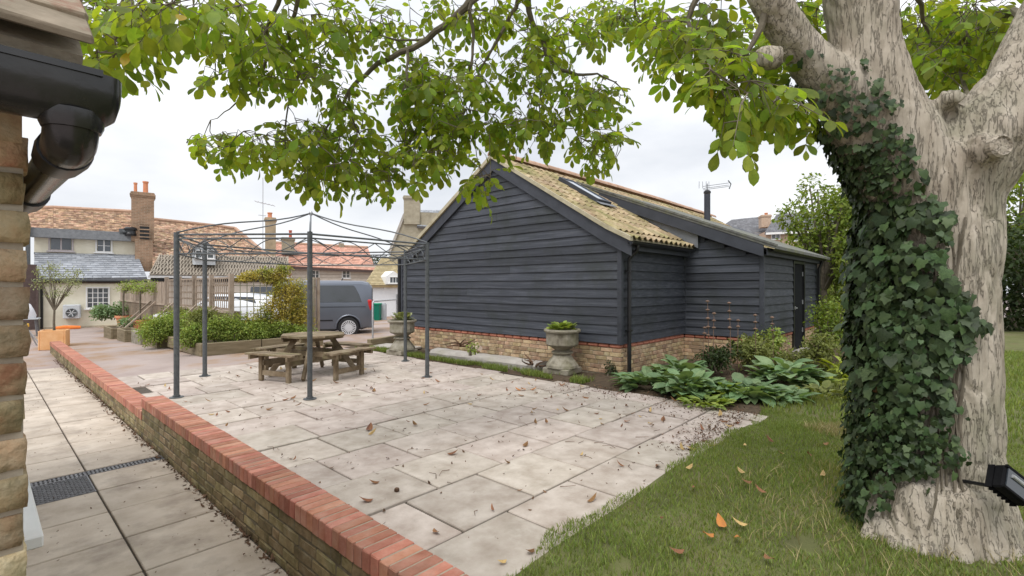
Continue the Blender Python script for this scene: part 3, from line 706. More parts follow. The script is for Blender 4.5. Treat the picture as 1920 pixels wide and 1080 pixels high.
# eaves board + shadow soffit of the lean-to, door, far post
ba('eaves_board', MB().b2((EXX-.09, EXY-.11, 2.085), (EXE+.15, EXY-.09, 2.225)).mesh('eaves_board', trim_m)); ba('soffit', MB().b2((EXX-.05, EXY-.09, 2.085), (EXE+.1, EXY+.06, 2.10)).mesh('soffit', trim_m))
ba('eaves_board', MB().b2((BX-.03, EYR+.03, 2.115), (9.80, EYR+.05, 2.25)).mesh('eaves_board', trim_m)); ba('soffit', MB().b2((BX-.03, EYR+.05, 2.115), (9.80, BYR+.06, 2.13)).mesh('soffit', trim_m))
door = ba('door', MB().b2((12.14, EXY+.0, .12), (13.04, EXY+.05, 2.02)).mesh('door', M_('door_paint', [(.010, .011, .013), (.018, .019, .022)], rough=.8, spec=.1, rand=0), bevel=.004))
g = MB(); g.b2((12.07, EXY-.035, .0), (12.14, EXY+.06, 2.08)); g.b2((13.04, EXY-.035, .0), (13.12, EXY+.06, 2.08)); g.b2((12.14, EXY-.035, 2.021), (13.04, EXY+.06, 2.08)); ba('door_frame', g.mesh('door_frame', blk_m))
add('door_handle', MB().b2((12.20, EXY-.05, 1.02), (12.34, EXY-.035, 1.045)).b2((12.20, EXY-.036, 1.0), (12.235, EXY-.001, 1.07)).mesh('door_handle', galv_m), door, (0, 0, 0), world=True)
for zz in (.45, 1.1, 1.75): add('hinge', MB().b2((12.98, EXY-.012, zz), (13.035, EXY-.001, zz+.1)).mesh('hinge', galv_m), door, (0, 0, 0), world=True)
ba('door_step', MB().b2((12.0, EXY-.35, -.05), (13.2, EXY+.0, .10)).mesh('door_step', conc_m, bevel=.01))
# gutters and downpipes of the barn
def half_gutter(x0, x1, y, z, r=.056):
    vs, fs = [], []; n = 10
    for x in (x0, x1):
        for k in range(n+1):
            a = math.pi*k/n
            for rr in (r, r-.006): vs.append((x, y-math.cos(a)*rr, z-math.sin(a)*rr))
    m = (n+1)*2
    for k in range(n):
        a = k*2; fs += [(a, a+2, m+a+2, m+a), (a+1, m+a+1, m+a+3, a+3), (a, a+1, a+3, a+2), (m+a, m+a+2, m+a+3, m+a+1)]
    fs += [(0, m, m+1, 1), (n*2, n*2+1, m+n*2+1, m+n*2)]
    return MB().add(vs, fs)
ba('gutter', half_gutter(BX-.1, 9.73, EYR-.035, 2.245).mesh('gutter', blk_m, smooth=True))
ba('gutter', half_gutter(EXX-.05, EXE+.1, EXY-.175, 2.205, .05).mesh('gutter', blk_m, smooth=True))
ba('downpipe', MB().tube([(BX+.14, EYR-.035, 2.20), (BX+.14, EYR-.035, 2.12), (BX+.14, BYR-.085, 1.98), (BX+.14, BYR-.085, 1.9), (BX+.14, BYR-.085, .02)], .034, 12).mesh('downpipe', blk_m, smooth=True))
ba('downpipe', MB().tube([(EXE-.1, EXY-.175, 2.17), (EXE-.1, EXY-.09, 1.95), (EXE-.1, EXY-.09, .02)], .036, 12).mesh('downpipe', blk_m, smooth=True))
ba('downpipe', MB().tube([(BX-.03, BYL+.09, 2.28), (BX-.03, BYL+.09, .02)], .045, 12).mesh('downpipe', blk_m, smooth=True))
for zz in (.75, 1.75): ba('pipe_clip', MB().b2((BX+.095, BYR-.125, zz), (BX+.185, BYR-.03, zz+.022)).mesh('pipe_clip', blk_m))
# flue and aerial
FL = W(1326, 415, 14.0)
ba('flue', MB().lathe((FL.x, FL.y, FL.z-.15), [(.085, 0), (.085, .93), (.075, .93)], 16).mesh('flue', trim_m, smooth=True))
ba('flue_cowl', MB().lathe((FL.x, FL.y, FL.z+.80), [(.10, 0), (.10, .05), (.06, .09)], 16).mesh('flue_cowl', blk_m, smooth=True))
ae = empty('tv_aerial', (FL.x, FL.y, FL.z+.9)); tag(ae, 'rooftop television aerial pointing right above the black flue', 'aerial')
RTv = Vector((RT[0], RT[1], 0)); FWv = Vector((FW[0], FW[1], 0))
add('mast', MB().tube([(0, 0, -.1), (0, 0, .18)], .012, 6).mesh('mast', steel_m), ae)
g = MB()
for h, tip in ((.10, .19), (.04, .19), (-.0, .06)): g.tube([RTv*-.12+Vector((0, 0, h)), RTv*.62+Vector((0, 0, h+(.1)))], .007, 5)
add('boom', g.mesh('boom', steel_m), ae)
g = MB(); g.tube([RTv*.60+Vector((0, 0, .27)), RTv*.68+Vector((0, 0, .17)), RTv*.63+Vector((0, 0, .03))], .016, 6); add('reflector', g.mesh('reflector', steel_m), ae)
for q in (-.22, -.12, -.02, .06):
    add('aerial_rod', MB().tube([RTv*(q-.05)+FWv*-.1+Vector((0, 0, .03)), RTv*(q+.03)+FWv*.1+Vector((0, 0, .26))], .007, 5).mesh('aerial_rod', steel_m), ae)
# ================================================================== GAZEBO FRAME
P6 = [Vector(onz(581, 748)), Vector(onz(801, 707)), Vector(onz(760, 677)), None, Vector(onz(384, 705)), Vector(onz(331, 745))]
gc = (P6[1]+P6[4])/2*.5 + (P6[2]+P6[5])/2*.5
gc = W(583, 600, 8.62); gc.z = 0; P6[3] = W(582, 600, 10.3); P6[3].z = 0
gz = empty('gazebo_frame', gc, label='bare grey metal hexagonal gazebo frame standing over the picnic table', category=None) if False else empty('gazebo_frame', gc)
tag(gz, 'bare grey metal hexagonal gazebo frame standing over the picnic table', 'gazebo')
GH = 2.24
P6 = [p-gc for p in P6]
post = MB().tube([(0, 0, 0), (0, 0, GH)], .034, 14).mesh('post', steel_m, smooth=True)
foot = MB().lathe((0, 0, 0), [(.085, 0), (.085, .008), (.045, .010), (.045, .03), (.036, .032)], 14).mesh('foot_plate', steel_m)
for p in P6:
    po = add('post', post, gz, p); add('foot_plate', foot, po)
apex = Vector((0, 0, 2.80)); inner = None
for i in range(6):
    a, b = P6[i], P6[(i+1) % 6]; d = (b-a); L = d.length; dz = Vector((0, 0, 1))
    g = MB(); g.tube([a+dz*(GH-.03), b+dz*(GH-.03)], .014, 8); g.tube([a+dz*(GH-.085), b+dz*(GH-.085)], .011, 8); g.tube([a+dz*(GH-.29), b+dz*(GH-.29)], .012, 8)
    rail = add('top_rail', g.mesh('top_rail', steel_m, smooth=True), gz)
    g = MB()
    def arc(u0, u1, z0, z1, bow, n=12):
        pts = []
        for k in range(n+1):
            t = k/n; pts.append(a + d*(u0+(u1-u0)*t) + dz*(GH-.29 + .205*(z0+(z1-z0)*t + bow*math.sin(math.pi*t))))
        return pts
    for (u0, u1, z0, z1, bow) in ((.08, .46, 0, 0, .95), (.54, .92, 0, 0, .95), (.02, .27, 1, 0, -.05), (.27, .50, 0, 1, -.12), (.50, .73, 1, 0, -.12), (.73, .98, 0, 1, -.05), (.0, .14, .9, .3, .1), (.86, 1, .3, .9, .1)):
        g.tube(arc(u0, u1, z0, z1, bow), .0065, 6)
    add('scrollwork', g.mesh('scrollwork', steel_m, smooth=True), rail)
    # curved roof rib, slightly bowed
    pts = []
    for k in range(11):
        t = k/10; pts.append(a*(1-t) + dz*((GH-.0) + (2.80-GH)*(t**1.0) + .06*math.sin(math.pi*t)*(-1 if t > .5 else 1)*abs(math.cos(math.pi*t))))
    add('roof_rib', MB().tube(pts, .011, 8).mesh('roof_rib', steel_m, smooth=True), gz)
add('finial', MB().lathe((0, 0, 2.76), [(.02, 0), (.035, .03), (.03, .06), (.012, .08)], 10).mesh('finial', galv_m, smooth=True), gz)

# ================================================================== PICNIC TABLE (round top, four benches)
tb_c = W(588, 700, 8.45); tb_c.z = 0
pt = empty('picnic_table', tb_c, R(42.5-90-24)); tag(pt, 'weathered wooden round picnic table with four attached benches under the gazebo frame', 'picnic table')
def pa(n, mb, bev=.004, par=None, **k): return add(n, mb.mesh(n, wood_m, bevel=bev), par or pt, **k)
# octagonal top of separate planks
TR, TH = .50, .69
for i in range(7):
    y0 = -TR + i*(2*TR/7)+.004; y1 = y0+2*TR/7-.010
    def hw(y):
        y = abs(y); return TR if y < TR*.414 else TR-(y-TR*.414)
    pa('table_plank', MB().prism([(-hw(y0), y0, TH-.036), (hw(y0), y0, TH-.036), (hw(y1), y1, TH-.036), (-hw(y1), y1, TH-.036)], (0, 0, .036+rnd.uniform(-.002, .003))))
for s in (-1, 1): pa('top_bearer', MB().b2((s*.20-.022, -.48, TH-.105), (s*.20+.022, .48, TH-.037)))
for (sx_, sy) in ((-1, -1), (1, -1), (-1, 1), (1, 1)):
    a = Vector((sx_*.175+0, sy*.22, TH-.06)); b = Vector((sx_*.40, sy*.60, .0)) if sx_*sy < 0 else Vector((sx_*.46, sy*.52, .0))
    pa('leg', MB().beam(a, (b.x, b.y, .02), .045, .09))
for s in (-1, 1):
    pa('cross_beam', MB().b2((-.80, s*.205-.022, .335), (.80, s*.205+.022, .425)))
    pa('cross_beam', MB().b2((s*.255-.022, -.80, .245), (s*.255+.022, .80, .334)))
for q in range(4):
    be = add('bench', MB().b2((-.43, .63, .355), (-.385, .93, .42)).b2((.385, .63, .355), (.43, .93, .42)).mesh('bench', wood_m, bevel=.004), pt, (0, 0, 0), rot=(0, 0, q*math.pi/2))
    for j in range(3):
        y0 = .64+j*.098; wx = .42+.035*j
        pa('bench_slat', MB().prism([(-wx, y0, .42), (wx, y0, .42), (wx+.03, y0+.088, .42), (-wx-.03, y0+.088, .42)], (0, 0, .032+rnd.uniform(-.002, .002))), par=be)
    for s in (-1, 1): pa('bench_leg', MB().box((s*.30, .79, .21), (.072, .055, .42)), par=be)
    pa('bench_stretcher', MB().box((0, .79, .13), (.52, .035, .08)), par=be)

# ================================================================== URNS
def urn(loc, label):
    u = empty('stone_urn', loc); tag(u, label, 'urn', 'weathered stone urns by the barn wall')
    a = lambda n, prof, sq=None, sm=False: add(n, MB().lathe((0, 0, 0), prof, 24, sq).mesh(n, stone_m, bevel=0 if sm else .006, smooth=sm), u)
    add('plinth', MB().box((0, 0, .05), (.50, .50, .10)).mesh('plinth', stone_m, bevel=.012), u, rot=(0, 0, .1))
    a('base', [(.30, .10), (.29, .15), (.20, .26), (.155, .33)], 8)
    a('stem', [(.155, .33), (.19, .35), (.19, .37), (.13, .40), (.20, .455), (.255, .475)], None, True)
    a('bowl', [(.255, .475), (.285, .50), (.285, .70), (.275, .705)], 10)
    a('rim', [(.275, .70), (.315, .715), (.325, .74), (.315, .765), (.27, .765), (.265, .70)], None, True)
    add('compost', MB().lathe((0, 0, 0), [(.262, .70), (.262, .735)], 24).mesh('compost', soil_m), u)
    return u
U1 = onz(1050, 703); U1.x += .12; U1 = Vector((6.90, 5.13, 0)); U2 = Vector((6.42, 9.22, 0))
urn(U1, 'stone urn near the barn corner, holding bright green leafy plants')
urn(U2, 'stone urn at the far end of the barn wall, holding pale grey-green leaves')

# ================================================================== long stone block, broken pipe, root, loose rubble along the wall
a = onz(812, 676); b = onz(1008, 706)
lx, ly = 6.55, 7.55
blk = MB()
vs, fs = [], []; n = 16; X0, Y0, X1, Y1 = 6.72, 8.35, 6.86, 5.55
for i in range(n+1):
    t = i/n; cx = X0+(X1-X0)*t; cy = Y0+(Y1-Y0)*t
    for k, (ox, oz) in enumerate(((-.20, -.03), (-.215, .10), (-.17, .165), (.0, .185), (.15, .16), (.17, -.03))):
        q = noise.noise(Vector((t*9, k*3.1, 0)))*.022; vs.append((cx+ox+q, cy+noise.noise(Vector((k, t*5, 4)))*.02*(1 if i in (0, n) else 0), oz*(1-.15*t)+q))
for i in range(n):
    for k in range(5): fs.append((i*6+k, (i+1)*6+k, (i+1)*6+k+1, i*6+k+1))
fs += [tuple(range(6)), tuple(n*6+k for k in range(5, -1, -1))]
tag(add('stone_lintel', MB().add(vs, fs).mesh('stone_lintel', conc_m, smooth=True)), 'long worn pale stone block lying between the two urns by the plinth', 'stone block')
tag(add('clay_pipe', MB().lathe((0, 0, 0), [(.055, 0), (.055, .34), (.04, .34)], 12).mesh('clay_pipe', M_('pale_clay', [(.50, .38, .30), (.6, .5, .42)], rand=0), smooth=True), None, (6.93, 7.45, .22), rot=(R(82), R(8), R(-20))), 'short pale clay pipe lying on the long stone block', 'pipe')
def root_mb(seed, r, n=7):
    rr = random.Random(seed); g = MB()
    for i in range(n):
        a = rr.uniform(0, 6.3); p = Vector((0, 0, .05)); pts = [p]
        for j in range(4):
            p = p + Vector((math.cos(a)*r*.3, math.sin(a)*r*.3, rr.uniform(-.02, .07))); a += rr.uniform(-.8, .8); pts.append(p)
        g.tube(pts, [.022, .018, .013, .008, .004], 6)
    return g
tag(add('tree_root', root_mb(3, .28).mesh('tree_root', debris_m, smooth=True), None, (6.72, 5.62, .05)), 'dark gnarled root stump at the near end of the long stone block', 'root')
tag(add('dead_branch', root_mb(5, .33, 9).mesh('dead_branch', debris_m, smooth=True), None, (6.98, 7.9, .18)), 'tangle of dead brown branches lying on the stone block against the plinth', 'branch')
tag(add('paving_offcut', MB().box((0, 0, 0), (.75, 1.25, .05)).mesh('paving_offcut', conc_m, bevel=.008), None, (7.0, 10.25, .02), rot=(0, 0, .35)), 'pale concrete paving offcut behind the far stone urn', 'paving')
# sleeper edge and hoop rail beyond the patio
sa = onz(690, 650); sb = Vector((8.1, 11.75, 0))
def beam_obj(name, a, b, wd, ht, mat, bev=.01):
    a = Vector(a); b = Vector(b); m = (a+b)/2
    return add(name, MB().beam(a-m, b-m, wd, ht).mesh(name, mat, bevel=bev), None, m)
sl = beam_obj('timber_sleeper', (6.55, 10.82, .09), (8.6, 11.55, .09), .12, .22, sleeper_m); tag(sl, 'mossy timber sleeper edging at the foot of the galvanised hoop rail', 'sleeper')
ra, rb = W(699, 632, 14.0), W(744, 620, 15.6)
hr = empty('hoop_rail', (ra.x, ra.y, -.1)); tag(hr, 'galvanised tubular hand rail beside the parked grey van', 'railing')
zt = 1.5-27/917*14.0
def hp(v, z): return Vector((v.x, v.y, z))-Vector((ra.x, ra.y, -.1))
add('rail_post', MB().tube([hp(ra, -.1), hp(ra, zt-.05), hp(ra.lerp(rb, .03), zt)], .026, 10).mesh('rail_post', galv_m, smooth=True), hr)
add('rail_post', MB().tube([hp(rb, -.1), hp(rb, zt+.18)], .026, 10).mesh('rail_post', galv_m, smooth=True), hr)
add('top_tube', MB().tube([hp(ra.lerp(rb, .03), zt), hp(ra.lerp(rb, 1.6), zt+.02)], .024, 10).mesh('top_tube', galv_m, smooth=True), hr)
add('lower_tube', MB().tube([hp(rb.lerp(rb+RTv, .0), .62), hp(rb+RTv*1.2, .62)], .018, 8).mesh('lower_tube', galv_m, smooth=True), hr)

# ================================================================== VEHICLES
paint_g = M_('grey_metal_paint', [(.135, .152, .185), (.15, .165, .20)], scale=1, rough=.32, bump=0, rand=0, metal=.45, spec=.6)
paint_w = M_('white_car_paint', [(.70, .72, .75), (.72, .74, .77)], scale=1, rough=.25, bump=0, rand=0, spec=.6)
cglass = M_('tinted_glass', [(.028, .033, .04), (.038, .045, .053)], scale=1, rough=.06, bump=0, rand=0, spec=.8)
tyre_m = M_('tyre_rubber', [(.018, .018, .019), (.03, .03, .031)], scale=9, rough=.85, bump=.1, rand=0)
alloy_m = M_('alloy_wheel', [(.60, .61, .63), (.7, .71, .73)], scale=1, rough=.4, bump=0, rand=0, metal=.0)
red_m = M_('red_lamp', [(.45, .01, .01), (.55, .02, .02)], scale=2, rough=.2, bump=0, rand=0, spec=.7)
def loft_body(sts, paint, wheels, wr, name='body'):
    """sts: (x, zbot, zbelt, zroof, wbot, wbelt, wroof); returns mesh with wheel wells cut"""
    vs, fs = [], []; n = 0
    for (x, zb, zm, zr, w0, w1, w2) in sts:
        ring = [(w0*.80, zb), (w0, zb+.06), (w1, zb+(zm-zb)*.38), (w1, zb+(zm-zb)*.72), (w1*.985, zm), (w2+(w1-w2)*.45, zm+(zr-zm)*.5), (w2, zr-.10), (w2*.90, zr-.03), (w2*.6, zr), (0, zr+.012)]
        full = [(y, z) for y, z in ring] + [(-y, z) for y, z in reversed(ring[:-1])]
        n = len(full); vs += [(x, y, z) for y, z in full]
    for i in range(len(sts)-1):
        for k in range(n): fs.append((i*n+k, i*n+(k+1) % n, (i+1)*n+(k+1) % n, (i+1)*n+k))
    fs += [tuple(range(n-1, -1, -1)), tuple((len(sts)-1)*n+k for k in range(n))]
    me = MB().add(vs, fs).mesh(name, paint)
    bm = bmesh.new(); bm.from_mesh(me); bmesh.ops.recalc_face_normals(bm, faces=bm.faces); bm.to_mesh(me); bm.free()
    tmp = bpy.data.objects.new('tmp', me); C.objects.link(tmp)
    cuts = []
    for (wx) in wheels:
        for s in (-1, 1):
            cm = MB().tube([(wx, s*.62, wr+.01), (wx, s*1.3, wr+.01)], wr+.055, 28).mesh('cut', tyre_m)
            co = bpy.data.objects.new('cut', cm); C.objects.link(co); cuts.append(co)
            md = tmp.modifiers.new('b', 'BOOLEAN'); md.operation = 'DIFFERENCE'; md.object = co; md.solver = 'EXACT'
    dg = bpy.context.evaluated_depsgraph_get(); dg.update()
    me2 = bpy.data.meshes.new_from_object(tmp.evaluated_get(dg)); me2.name = name
    for o in cuts+[tmp]: bpy.data.objects.remove(o)
    me2.polygons.foreach_set('use_smooth', [True]*len(me2.polygons)); me2.set_sharp_from_angle(angle=R(28))
    return me2
def wheel(par, x, y, r, spokes=20):
    s = 1 if y > 0 else -1
    tv = MB().lathe((0, 0, 0), [(r*.70, -.10), (r*.95, -.10), (r, -.07), (r, .07), (r*.95, .10), (r*.70, .10)], 32, cap=False)
    t = add('wheel', tv.mesh('wheel', tyre_m, smooth=True), par, (x, y, r), rot=(R(90)*-s, 0, 0))
    g = MB().lathe((0, 0, 0), [(r*.71, .04), (r*.71, .104), (r*.66, .108), (r*.64, .06)], 32, cap=False); g.lathe((0, 0, 0), [(r*.17, .05), (r*.15, .10), (r*.02, .104)], 16)
    for k in range(spokes):
        a = 2*math.pi*k/spokes; g.box((math.cos(a)*r*.41, math.sin(a)*r*.41, .082), (r*.52, r*.085, .03), rz=a)
    add('rim', g.mesh('rim', alloy_m), t); add('brake_disc', MB().lathe((0, 0, 0), [(r*.64, .0), (r*.64, .035)], 24).mesh('brake_disc', tyre_m), t)
# van: local +x is its rear
VR = W(657, 627, 17.3); VR.z = -.19
van = empty('van', VR, R(42.5-90) + R(15)); tag(van, 'grey panel van parked beyond the trellis, its rear wheel showing', 'van')
vst = [(-4.20, .35, .75, .80, .70, .72, .55), (-4.05, .26, .92, .98, .88, .90, .70), (-3.5, .22, 1.08, 1.14, .92, .95, .80), (-3.05, .22, 1.12, 1.25, .92, .96, .84), (-2.35, .22, 1.13, 1.80, .92, .965, .76), (-1.8, .22, 1.13, 1.90, .92, .965, .78), (-.5, .22, 1.13, 1.91, .92, .965, .79), (.40, .24, 1.13, 1.895, .92, .965, .78), (.62, .30, 1.12, 1.84, .91, .955, .76), (.74, .40, 1.06, 1.70, .88, .93, .72)]
add('body', loft_body(vst, paint_g, (0, -3.2), .335), van)
for x in (0, -3.2):
    for y in (-.86, .86): wheel(van, x, y*1.03, .335)
def side_y(z): return -(.965*.985 + (.79-.965*.985)*((z-1.13)/.78)) if z > 1.13 else -.965
def side_glass(x0, x1, z0, z1, cutr=0, name='side_window', off=.008):
    pts = []
    q = [(x0, z0), (x1, z0), (x1-cutr*.4, z0+(z1-z0)*.45), (x1-cutr, z1-.05), (x1-cutr-.06, z1), (x0+.03, z1), (x0, z1-.04)]
    n = len(q); vs = [(x, side_y(z)-off, z) for x, z in q] + [(x, side_y(z)+.02, z) for x, z in q]
    fs = [tuple(range(n)), tuple(range(2*n-1, n-1, -1))] + [(i, n+i, n+(i+1) % n, (i+1) % n) for i in range(n)]
    return MB().add(vs, fs)
add('side_window', side_glass(-.98, .42, 1.18, 1.74, .22).mesh('side_window', cglass), van)
add('side_window', side_glass(-2.25, -1.02, 1.18, 1.74, .0).mesh('side_window', cglass), van)
add('front_window', side_glass(-3.0, -2.32, 1.16, 1.70, .0).mesh('front_window', cglass), van)
add('tail_light', MB().b2((.60, -.940, .88), (.742, -.80, 1.26)).mesh('tail_light', red_m, bevel=.03), van)
add('tail_light', MB().b2((.585, .80, .86), (.765, .955, 1.28)).mesh('tail_light', red_m, bevel=.03), van)
add('door_seam', MB().b2((-1.005, -.967, .36), (-.998, -.955, 1.14)).b2((-2.30, -.967, .36), (-2.293, -.955, 1.14)).b2((-1.0, -.968, 1.02), (.55, -.958, 1.032)).mesh('door_seam', blk_m), van)
add('door_handle', MB().b2((-1.25, -.985, 1.0), (-1.08, -.966, 1.03)).mesh('door_handle', paint_g), van)
add('side_moulding', MB().b2((-2.9, -.975, .56), (-.50, -.962, .60)).mesh('side_moulding', blk_m), van)
add('sill_trim', MB().b2((-2.8, -.935, .20), (-.42, -.86, .30)).mesh('sill_trim', blk_m, bevel=.01), van)
add('bumper', MB().b2((.45, -.90, .30), (.80, .90, .52)).mesh('bumper', paint_g, bevel=.05, seg=2), van)
add('rear_window', MB().b2((.66, -.6, 1.2), (.765, .6, 1.66)).mesh('rear_window', cglass, bevel=.03), van)
add('roof_aerial', MB().tube([(-.3, 0, 1.9), (-.25, 0, 2.0)], .02, 6).mesh('roof_aerial', blk_m), van)
# wheel arch lips
def arch(wx, r, y):
    pts = [(wx+math.cos(a)*r, y, .345+math.sin(a)*r) for a in [math.pi*k/16 for k in range(17)]]; return MB().tube(pts, .022, 6)
add('wheel_arch', arch(0, .40, -.958).mesh('wheel_arch', paint_g, smooth=True), van)
# pale car in front of the van, mostly hidden by fence and trellis
CRp = W(425, 640, 15.8); CRp.z = -.15
car = empty('parked_car', CRp, R(42.5-90)+R(-6)); tag(car, 'white hatchback glimpsed through the trellis and slatted fence', 'car')
cst = [(-2.0, .35, .62, .66, .62, .66, .5), (-1.85, .22, .78, .82, .78, .82, .66), (-1.2, .2, .90, .94, .82, .86, .74), (-.75, .2, .92, 1.02, .82, .87, .74), (-.1, .2, .93, 1.42, .82, .87, .62), (.8, .2, .94, 1.46, .82, .87, .64), (1.6, .22, .94, 1.36, .82, .86, .62), (2.0, .3, .92, 1.05, .78, .82, .62), (2.1, .4, .8, .9, .72, .76, .6)]
add('body', loft_body(cst, paint_w, (-1.25, 1.3), .30), car)
for x in (-1.25, 1.3):
    for y in (-.78, .78): wheel(car, x, y, .30, 10)
add('side_window', MB().prism([(-.55, -.80, .97), (.45, -.80, .97), (.45, -.66, 1.36), (-.02, -.66, 1.36)], (0, .02, 0)).mesh('side_window', cglass), car)
add('side_window', MB().prism([(.5, -.80, .97), (1.65, -.80, .97), (1.35, -.665, 1.34), (.5, -.66, 1.36)], (0, .02, 0)).mesh('side_window', cglass), car)
# bin and grey utility box by the white wall
BN = W(706, 592, 24.5); BN.z = -.22
bn = empty('wheelie_bin', BN, R(42.5-90)); tag(bn, 'dark green wheelie bin standing at the white wall behind the van', 'bin')
grn_m = M_('green_plastic', [(.0, .13, .085), (.005, .16, .10)], scale=3, rough=.5, bump=0, rand=0)
add('bin_body', MB().box((0, 0, .42), (.40, .5, .84)).mesh('bin_body', grn_m, bevel=.02), bn); add('lid', MB().box((0, 0, .87), (.46, .56, .07)).mesh('lid', M_('green_lid', [(.0, .22, .12), (.01, .26, .15)], rand=0, bump=0), bevel=.02), bn)
for s in (-1, 1): add('bin_wheel', MB().tube([(s*.17, .2, .08), (s*.21, .2, .08)], .08, 12).mesh('bin_wheel', blk_m), bn)
UB = W(719, 592, 24.8); UB.z = -.22
tag(add('utility_box', MB().box((0, 0, .42), (.26, .3, .85)).box((.0, 0, .87), (.2, .25, .06)).mesh('utility_box', M_('pale_grey_box', [(.38, .40, .42), (.45, .47, .5)], rand=0, bump=0), bevel=.01), None, UB, rot=(0, 0, R(-47))), 'narrow pale grey box standing right beside the green bin', 'utility box')
# ================================================================== BUILDINGS AROUND THE YARD
class Frame:
    """a building's own axes: x along its front (to the right), y away from the camera"""
    def __init__(s, px0, D0, px1, D1, z, name, label, cat='building'):
        a, b = W(px0, YH, D0), W(px1, YH, D1); s.O = Vector((a.x, a.y, z)); d = b-a; s.ang = math.atan2(d.y, d.x)
        s.x = Vector((math.cos(s.ang), math.sin(s.ang), 0)); s.y = Vector((-s.x.y, s.x.x, 0)); s.root = tag(empty(name, s.O, s.ang), label, cat)
    def hit(s, px, py, off=0.):
        p = plane_hit(px, py, s.O+s.y*off, s.y) - s.O; return Vector((p.dot(s.x), off, p.z))
    def add(s, n, mb, mat, par=None, bevel=0, **k): return add(n, mb.mesh(n, mat, bevel=bevel), par or s.root, **k)
    def rect(s, n, px0, py0, px1, py1, off, th, mat, par=None, bevel=0):
        a, b = s.hit(px0, py1, off), s.hit(px1, py0, off)
        return s.add(n, MB().b2((a.x, off-th/2, a.z), (b.x, off+th/2, b.z)), mat, par, bevel)
    def window(s, px0, py0, px1, py1, off, nx, ny, frame=None, par=None, fw=.055):
        a, b = s.hit(px0, py1, off), s.hit(px1, py0, off); frame = frame or white_m
        g = MB(); x0, x1, z0, z1 = a.x, b.x, a.z, b.z
        g.b2((x0, off-.06, z0), (x0+fw, off+.02, z1)); g.b2((x1-fw, off-.06, z0), (x1, off+.02, z1)); g.b2((x0+fw, off-.06, z0), (x1-fw, off+.02, z0+fw)); g.b2((x0+fw, off-.06, z1-fw), (x1-fw, off+.02, z1))
        W_, H_ = (x1-x0-2*fw), (z1-z0-2*fw); bw = .028 if nx > 2 else .05
        for i in range(1, nx): g.b2((x0+fw+W_*i/nx-bw/2, off-.045, z0+fw), (x0+fw+W_*i/nx+bw/2, off-.01, z1-fw))
        for j in range(1, ny):
            for i in range(nx):
                g.b2((x0+fw+W_*i/nx+bw/2, off-.040, z0+fw+H_*j/ny-.012), (x0+fw+W_*(i+1)/nx-bw/2, off-.015, z0+fw+H_*j/ny+.012))
        wn = s.add('window', g, frame, par)
        for i in range(nx):
            for j in range(ny):
                pn = MB().b2((x0+fw+W_*i/nx+bw/2, off-.022, z0+fw+H_*j/ny+.012), (x0+fw+W_*(i+1)/nx-bw/2, off-.012, z0+fw+H_*(j+1)/ny-.012)); s.add('pane', pn, glass_m, wn)
        s.add('window_sill', MB().b2((x0-.06, off-.12, z0-.05), (x1+.06, off+.0, z0-.002)), frame, wn)
        return wn
def course_field(A, B, Cc, D, tw, th, mat, name='roof_tiles', thick=.018, lift=.02, jit=.3):
    """tiles laid on the quad A(bottom left) B(bottom right) C(top right) D(top left); joined, one mesh"""
    A, B, Cc, D = map(Vector, (A, B, Cc, D)); H = ((D-A).length+(Cc-B).length)/2; n = max(2, int(H/th)); P = MB()
    nrm = (B-A).cross(D-A).normalized()
    if nrm.z < 0: nrm = -nrm
    for r_ in range(n):
        l0, r0 = A.lerp(D, r_/n), B.lerp(Cc, r_/n); l1, r1 = A.lerp(D, min((r_+1.25)/n, 1.0)), B.lerp(Cc, min((r_+1.25)/n, 1.0))
        m = max(1, int((r0-l0).length/tw)); sh = .5/m if r_ % 2 else 0
        cuts = [0]+[min(1, (i+1)/m-sh) for i in range(m)] + ([1] if sh else [])
        for a, b in zip(cuts[:-1], cuts[1:]):
            if b-a < .2/m: continue
            a2, b2_ = a+.03/m, b-.03/m; o = nrm*rnd.uniform(0, lift*jit)
            p = [l0.lerp(r0, a2)+nrm*(lift+thick)+o, l0.lerp(r0, b2_)+nrm*(lift+thick)+o, l1.lerp(r1, b2_)+nrm*thick*.6+o, l1.lerp(r1, a2)+nrm*thick*.6+o]
            q = [p[0]-nrm*thick*1.6, p[1]-nrm*thick*1.6]
            P.add(p+q, [(0, 1, 2, 3), (4, 5, 1, 0), (4, 0, 3), (1, 5, 2)])
    return P.mesh(name, mat)
def roof_slab(F, pts, mat, name='roof', th=.12, tiles=None, tw=.17, tl=.20, par=None, tname='roof_tile_courses'):
    """pts = local A,B,C,D"""
    A, B, Cc, D = map(Vector, pts); nrm = (B-A).cross(D-A).normalized(); nrm = nrm if nrm.z > 0 else -nrm
    r = F.add(name, MB().prism([A, B, Cc, D], nrm*-th), mat, par)
    if tiles is not None: tag(add(tname, course_field(A, B, Cc, D, tw, tl, tiles, tname), r), kind='stuff')
    return r
